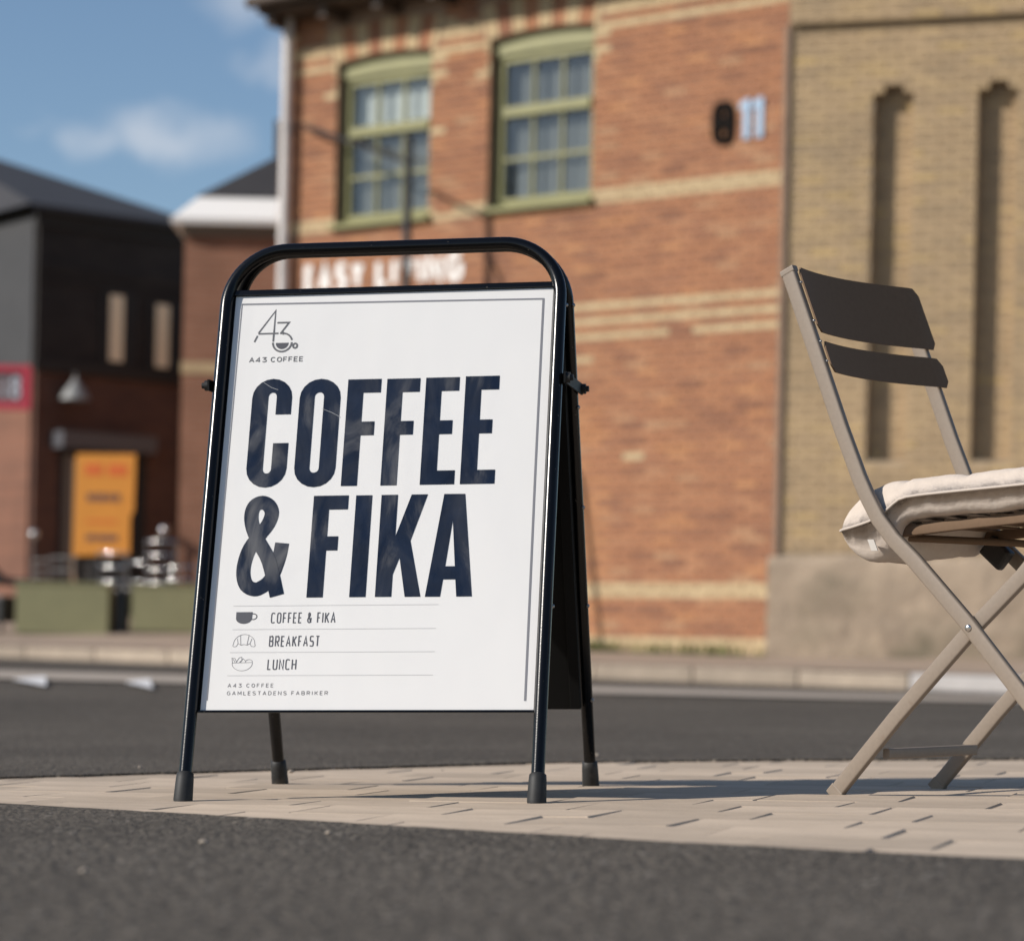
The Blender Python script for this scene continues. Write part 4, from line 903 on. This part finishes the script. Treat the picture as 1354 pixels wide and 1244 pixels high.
for q in ([(-.205, .703), (-.192, .694), (-.180, .6895)], [(-.105, .655), (-.088, .648), (-.074, .640)]):
    b = MB(); strip(b, q, .0007, Z0 + .0009); pr('scratch_mark', b, 'scratch')
# clear pocket edges
b = MB(); strip(b, [(-.2535, .8440), (.2490, .8390)], .0030, Z0); strip(b, [(.2490, .8400), (.2492, .52), (.2505, .1625)], .0034, Z0 + .0002); strip(b, [(-.2535, .8450), (-.2545, .50), (-.2550, .1640)], .0016, Z0 + .0002); pr('pocket_edge', b, 'edge')
# straps between the leaves, hinge bolts, sheet screws
def pt(y_, z): return Vector((sW / 2 + .016, y_, z))
for sx in (-1, 1):
    b = MB(); x = sx * (sW / 2 + .0155)
    b.box(x - .0016, -.096, .657, x + .0016, .096, .675); st = b.build('strap', 'blackmatt', sign)
    for y_ in (-.086, .086):
        c_ = MB(); c_.tube([(x, y_, .666), (x + sx * .008, y_, .666)], .0085, 12); c_.tube([(x + sx * .008, y_, .666), (x + sx * .013, y_, .666)], .0050, 8); c_.build('bolt', 'rubber', st)
for sx in (-1, 1):
    for u in (.838, .668, .4975, .326, .158):
        b = MB(); b.sphere(BP(sx * (sW / 2 + .0098), u, -.0045), .0038, 10, 6); b.build('screw', 'zinc', sign)
        if sx: b = MB(); b.sphere(FP(sx * (sW / 2 + .0098), u - .01, -.006), .0034, 10, 6); b.build('screw', 'zinc', sign) if u in (.838, .326) else None

# ------------------------------------------------------------------ folding chair with cushion
P1, P2 = Vector((.5186, 4.1599, .0192)), Vector((.7168, 4.3860, .0232))
cl = (P2 - P1); CWID = cl.length; cl = cl.normalized(); cfw = Vector((cl.y, -cl.x, 0)).normalized(); cup_ = cl.cross(cfw) * -1
cup_ = cfw.cross(cl); cup_ = cup_ if cup_.z > 0 else -cup_
chair = empty('folding_chair', P1); chair.rotation_mode = 'QUATERNION'; chair.rotation_quaternion = Matrix((cfw, cl, cup_)).transposed().to_quaternion()
tag(chair, 'taupe metal folding chair with two curved back slats, facing right', 'chair')
# local x forward, y from the near side to the far side, z up
w_ = CWID
def bend(pts, k=6):
    return smoothpts3(pts, k)
def upright(yv):
    p = [(-.1055, .838), (-.0495, .703), (.000, .583), (.036, .503), (.052, .4725), (.073, .438), (.102, .405), (.140, .372), (.232, .281), (.321, .183), (.486, .004)]
    return [(a + .0125, yv, z) for a, z in (p if yv < 0 else [(-.096, .818)] + p[1:])]
for yv in (-.014, w_ + .014):
    b = MB(); b.tube(upright(yv), .01, flat=(.0125, .0065), up=(1, 0, .45)); uo = b.build('upright', 'chair', chair)
    c_ = MB(); c_.bbox(-.0135, -.0072, -.004, .0135, .0072, .006, .002, Matrix.Translation((-.093, yv, .838)) @ Matrix.Rotation(-.40, 4, 'Y')); c_.build('end_cap', 'chair', uo) if yv < 0 else None
    c_ = MB(); c_.bbox(-.016, -.009, 0, .016, .009, .02, .003, Matrix.Translation((.4985, yv, 0))); c_.build('foot_cap', 'darkplastic', uo)
    ins = .014 if yv < 0 else -.014
    b = MB(); b.tube([(.0, yv + ins, .0), (.117, yv + ins, .1305), (.244, yv + ins, .262), (.335, yv + ins, .347), (.405, yv + ins, .425)], .01, flat=(.0125, .0065), up=(-1, 0, 1)); lo = b.build('rear_leg', 'chair', chair)
    c_ = MB(); q = Matrix.Translation((0, yv + ins, 0)) @ Matrix.Rotation(R(42), 4, 'Y'); c_.bbox(-.0132, -.0072, -.003, .0132, .0072, .016, .002, q); c_.build('foot_cap', 'chair', lo)
    o_ = -.0068 if yv < 0 else .0068
    b = MB(); b.sphere((.254, yv + o_, .269), .0058, 14, 8, (1, .6, 1)); b.build('rivet', 'steel', uo)
    for z, a in () if yv > 0 else ((.815, -.0865), (.752, -.0605), (.718, -.047), (.686, -.034)):
        b = MB(); b.sphere((a + .0215, yv + o_ * .9, z + .004), .0022, 8, 6); b.build('screw', 'zinc', uo)
b = MB(); b.tube([(.085, .018, .069), (.085, w_ - .018, .069)], .01, flat=(.0085, .006), up=(0, 0, 1)); b.build('rear_crossbar', 'chair', chair)
b = MB(); b.tube([(.43, .01, .062), (.43, w_ - .01, .062)], .01, flat=(.0085, .006), up=(0, 0, 1)); b.build('front_crossbar', 'chair', chair)
def slat(z0, z1, nm, thick=.0016):
    fx = lambda z: -.097 + (.847 - z) * .4155 + .0172
    b = MB(); n = 28; vs = []; hh = (z1 - z0) / 2; rc = .012
    for i in range(n + 1):
        t = i / n; yv = lerp(-.010, w_ + .036, t); tb = min(1, max(0, (yv + .014) / (w_ + .020))); d = -.028 * (1 - (2 * tb - 1) ** 2)
        e = min(t, 1 - t) * (w_ + .046); cut = rc - math.sqrt(max(0, rc * rc - max(0, rc - e) ** 2)) if e < rc else 0
        za, zb_ = z0 + cut, z1 - cut
        for z in (za, lerp(za, zb_, .5), zb_):
            vs.append((fx(z) + d, yv, z)); vs.append((fx(z) + d + thick * 2, yv, z))
    fs = []
    for i in range(n):
        a = 6 * i; c2 = a + 6
        for j in (0, 2): fs.append((a + j, c2 + j, c2 + j + 2, a + j + 2)); fs.append((a + j + 1, a + j + 3, c2 + j + 3, c2 + j + 1))
        fs.append((a, a + 1, c2 + 1, c2)); fs.append((a + 4, c2 + 4, c2 + 5, a + 5))
    fs += [(0, 2, 3, 1), (2, 4, 5, 3), (6 * n + 1, 6 * n + 3, 6 * n + 2, 6 * n), (6 * n + 3, 6 * n + 5, 6 * n + 4, 6 * n + 2)]
    b.add(vs, fs, True); o = b.build(nm, 'slat', chair)
    e_ = o.modifiers.new('edge', 'EDGE_SPLIT'); e_.split_angle = R(40)
slat(.7395, .8465, 'back_slat'); slat(.674, .7245, 'back_slat')
# seat: two side rails, slats across, folding hardware
for yv in (.034, w_ - .02):
    b = MB(); b.tube([(.085, yv, .418), (.20, yv, .4285), (.42, yv, .446)], .01, flat=(.0085, .0060), up=(0, 0, 1)); b.build('seat_rail', 'slat', chair)
for i in range(9):
    a = .095 + i * .041; b = MB(); b.bbox(a, .030, .4275 + (a - .09) * .078, a + .030, w_ - .02, .4315 + (a - .09) * .078, .0012); b.build('seat_slat', 'slat', chair)
b = MB(); b.tube([(.06, .01, .412), (.22, w_ * .6, .405), (.235, w_ - .02, .402)], .006, 10); b.build('stay_bar', 'slat', chair)
for yv in (.022, w_ - .022):
    b = MB(); b.bbox(-.02, -.006, -.022, .022, .006, .02, .004, Matrix.Translation((.385, yv, .425)) @ Matrix.Rotation(.6, 4, 'Y')); b.build('hinge_plate', 'darkplastic', chair)
b = MB(); b.bbox(-.018, -.01, -.02, .03, .01, .018, .005, Matrix.Translation((.125, w_ - .03, .398)) @ Matrix.Rotation(.7, 4, 'Y')); b.build('hinge_lock', 'darkplastic', chair)
# cushion resting on the seat, its back end sagging behind the uprights
cush = empty('seat_cushion', P1 + cfw * .018); cush.rotation_mode = 'QUATERNION'; cush.rotation_quaternion = chair.rotation_quaternion
tag(cush, 'thick beige canvas cushion lying on the folding chair', 'cushion')
SEC_T = [(-.012, .420), (-.010, .446), (.004, .466), (.022, .481), (.046, .492), (.075, .4985), (.11, .501), (.15, .5035), (.20, .507), (.26, .511), (.32, .515), (.38, .519), (.42, .518), (.442, .510), (.452, .496)]
SEC_B = [(-.012, .420), (-.007, .398), (.006, .382), (.026, .373), (.048, .371), (.068, .378), (.080, .400), (.092, .430), (.12, .4385), (.16, .442), (.22, .4455), (.28, .449), (.34, .453), (.40, .459), (.452, .496)]
def resample(p, n):
    L_ = [0]
    for i in range(1, len(p)): L_.append(L_[-1] + math.dist(p[i], p[i - 1]))
    o = []
    for k_ in range(n + 1):
        d = L_[-1] * k_ / n; i = max(1, next((j for j in range(1, len(p)) if L_[j] >= d - 1e-9), len(p) - 1)); t = (d - L_[i - 1]) / (L_[i] - L_[i - 1]); o.append((lerp(p[i - 1][0], p[i][0], t), lerp(p[i - 1][1], p[i][1], t)))
    return o
NS, NT = 72, 50
T_, B_ = resample(smoothpts(SEC_T, 5), NS), resample(smoothpts(SEC_B, 5), NS)
mid = [((t[0] + b_[0]) / 2, (t[1] * .55 + b_[1] * .45)) for t, b_ in zip(T_, B_)]
# seam line seen along the near edge: mid height, rising to the front
cv = MB(); y0c, y1c = -.002, w_ + .002
def cpt(j, k_, top):
    t = 2 * k_ / NT - 1; e = max(0, 1 - abs(t)) ; g = min(1, e / .16); g = max(.05, math.sqrt(max(0, 1 - (1 - g) ** 2)))
    s_ = T_[j] if top else B_[j]; m_ = mid[j]; yv = lerp(y0c, y1c, k_ / NT)
    x, z = lerp(m_[0], s_[0], g), lerp(m_[1], s_[1], g)
    sag = (1 - sm(.0, .115, s_[0])) * (0 if top else 1) * .030 * sm(.25, 1, k_ / NT); z += sag * g
    wr = .0030 * vnoise(x * 22, yv * 18, z * 26, 2) + .0014 * vnoise(x * 60, yv * 60, z * 70, 4)
    cr_ = sum(-.0035 * math.exp(-((x - c0) / .006) ** 2) * (1 if top else .4) for c0 in (.098, .208, .318))      # stitched channels
    fold = 0
    if not top: fold = .006 * math.exp(-((x - .10) / .03) ** 2) * vnoise(x * 40, yv * 30, 2, 8)
    d = Vector((s_[0] - m_[0], 0, s_[1] - m_[1])); d = d.normalized() if d.length > 1e-5 else Vector((0, 0, 1))
    k2 = wr + cr_ * g + fold
    if abs(t) > .97: k2 *= .4
    return (x + d.x * k2, yv + (wr * .8 if abs(t) > .9 else 0), z + d.z * k2)
vs = []
for k_ in range(NT + 1):
    for j in range(NS + 1): vs.append(cpt(j, k_, True))
    for j in range(NS - 1, 0, -1): vs.append(cpt(j, k_, False))
n = 2 * NS; fs = []
for k_ in range(NT):
    for j in range(n): a = k_ * n + j; b_ = k_ * n + (j + 1) % n; fs.append((a, b_, b_ + n, a + n))
for base, rev in ((0, False), (NT * n, True)):                  # close the long sides with a narrow strip of quads
    for j in range(NS):
        a, b_ = base + j, base + j + 1; c2 = base + (n - j) % n if j else base; d_ = base + (n - j - 1)
        if j == 0: f_ = (a, b_, d_)
        elif j == NS - 1: f_ = (a, b_, base + n - j)
        else: f_ = (a, b_, d_, base + n - j)
        fs.append(f_ if not rev else f_[::-1])
cv.add(vs, fs, True); cv.build('cover', 'cushion', cush)
for yv in (y0c - .0012, y1c + .0012):
    b = MB(); b.tube([(p[0], yv, p[1]) for p in mid[::2]], .0023, 8); b.build('piping', 'seam', cush)
b = MB(); b.bbox(.048, -.0125, .388, .060, -.0105, .406, .0005); b.v = [(x + (z - .4) * -.45, y_, z) for x, y_, z in b.v]; b.build('care_tag', 'white_tag', cush)
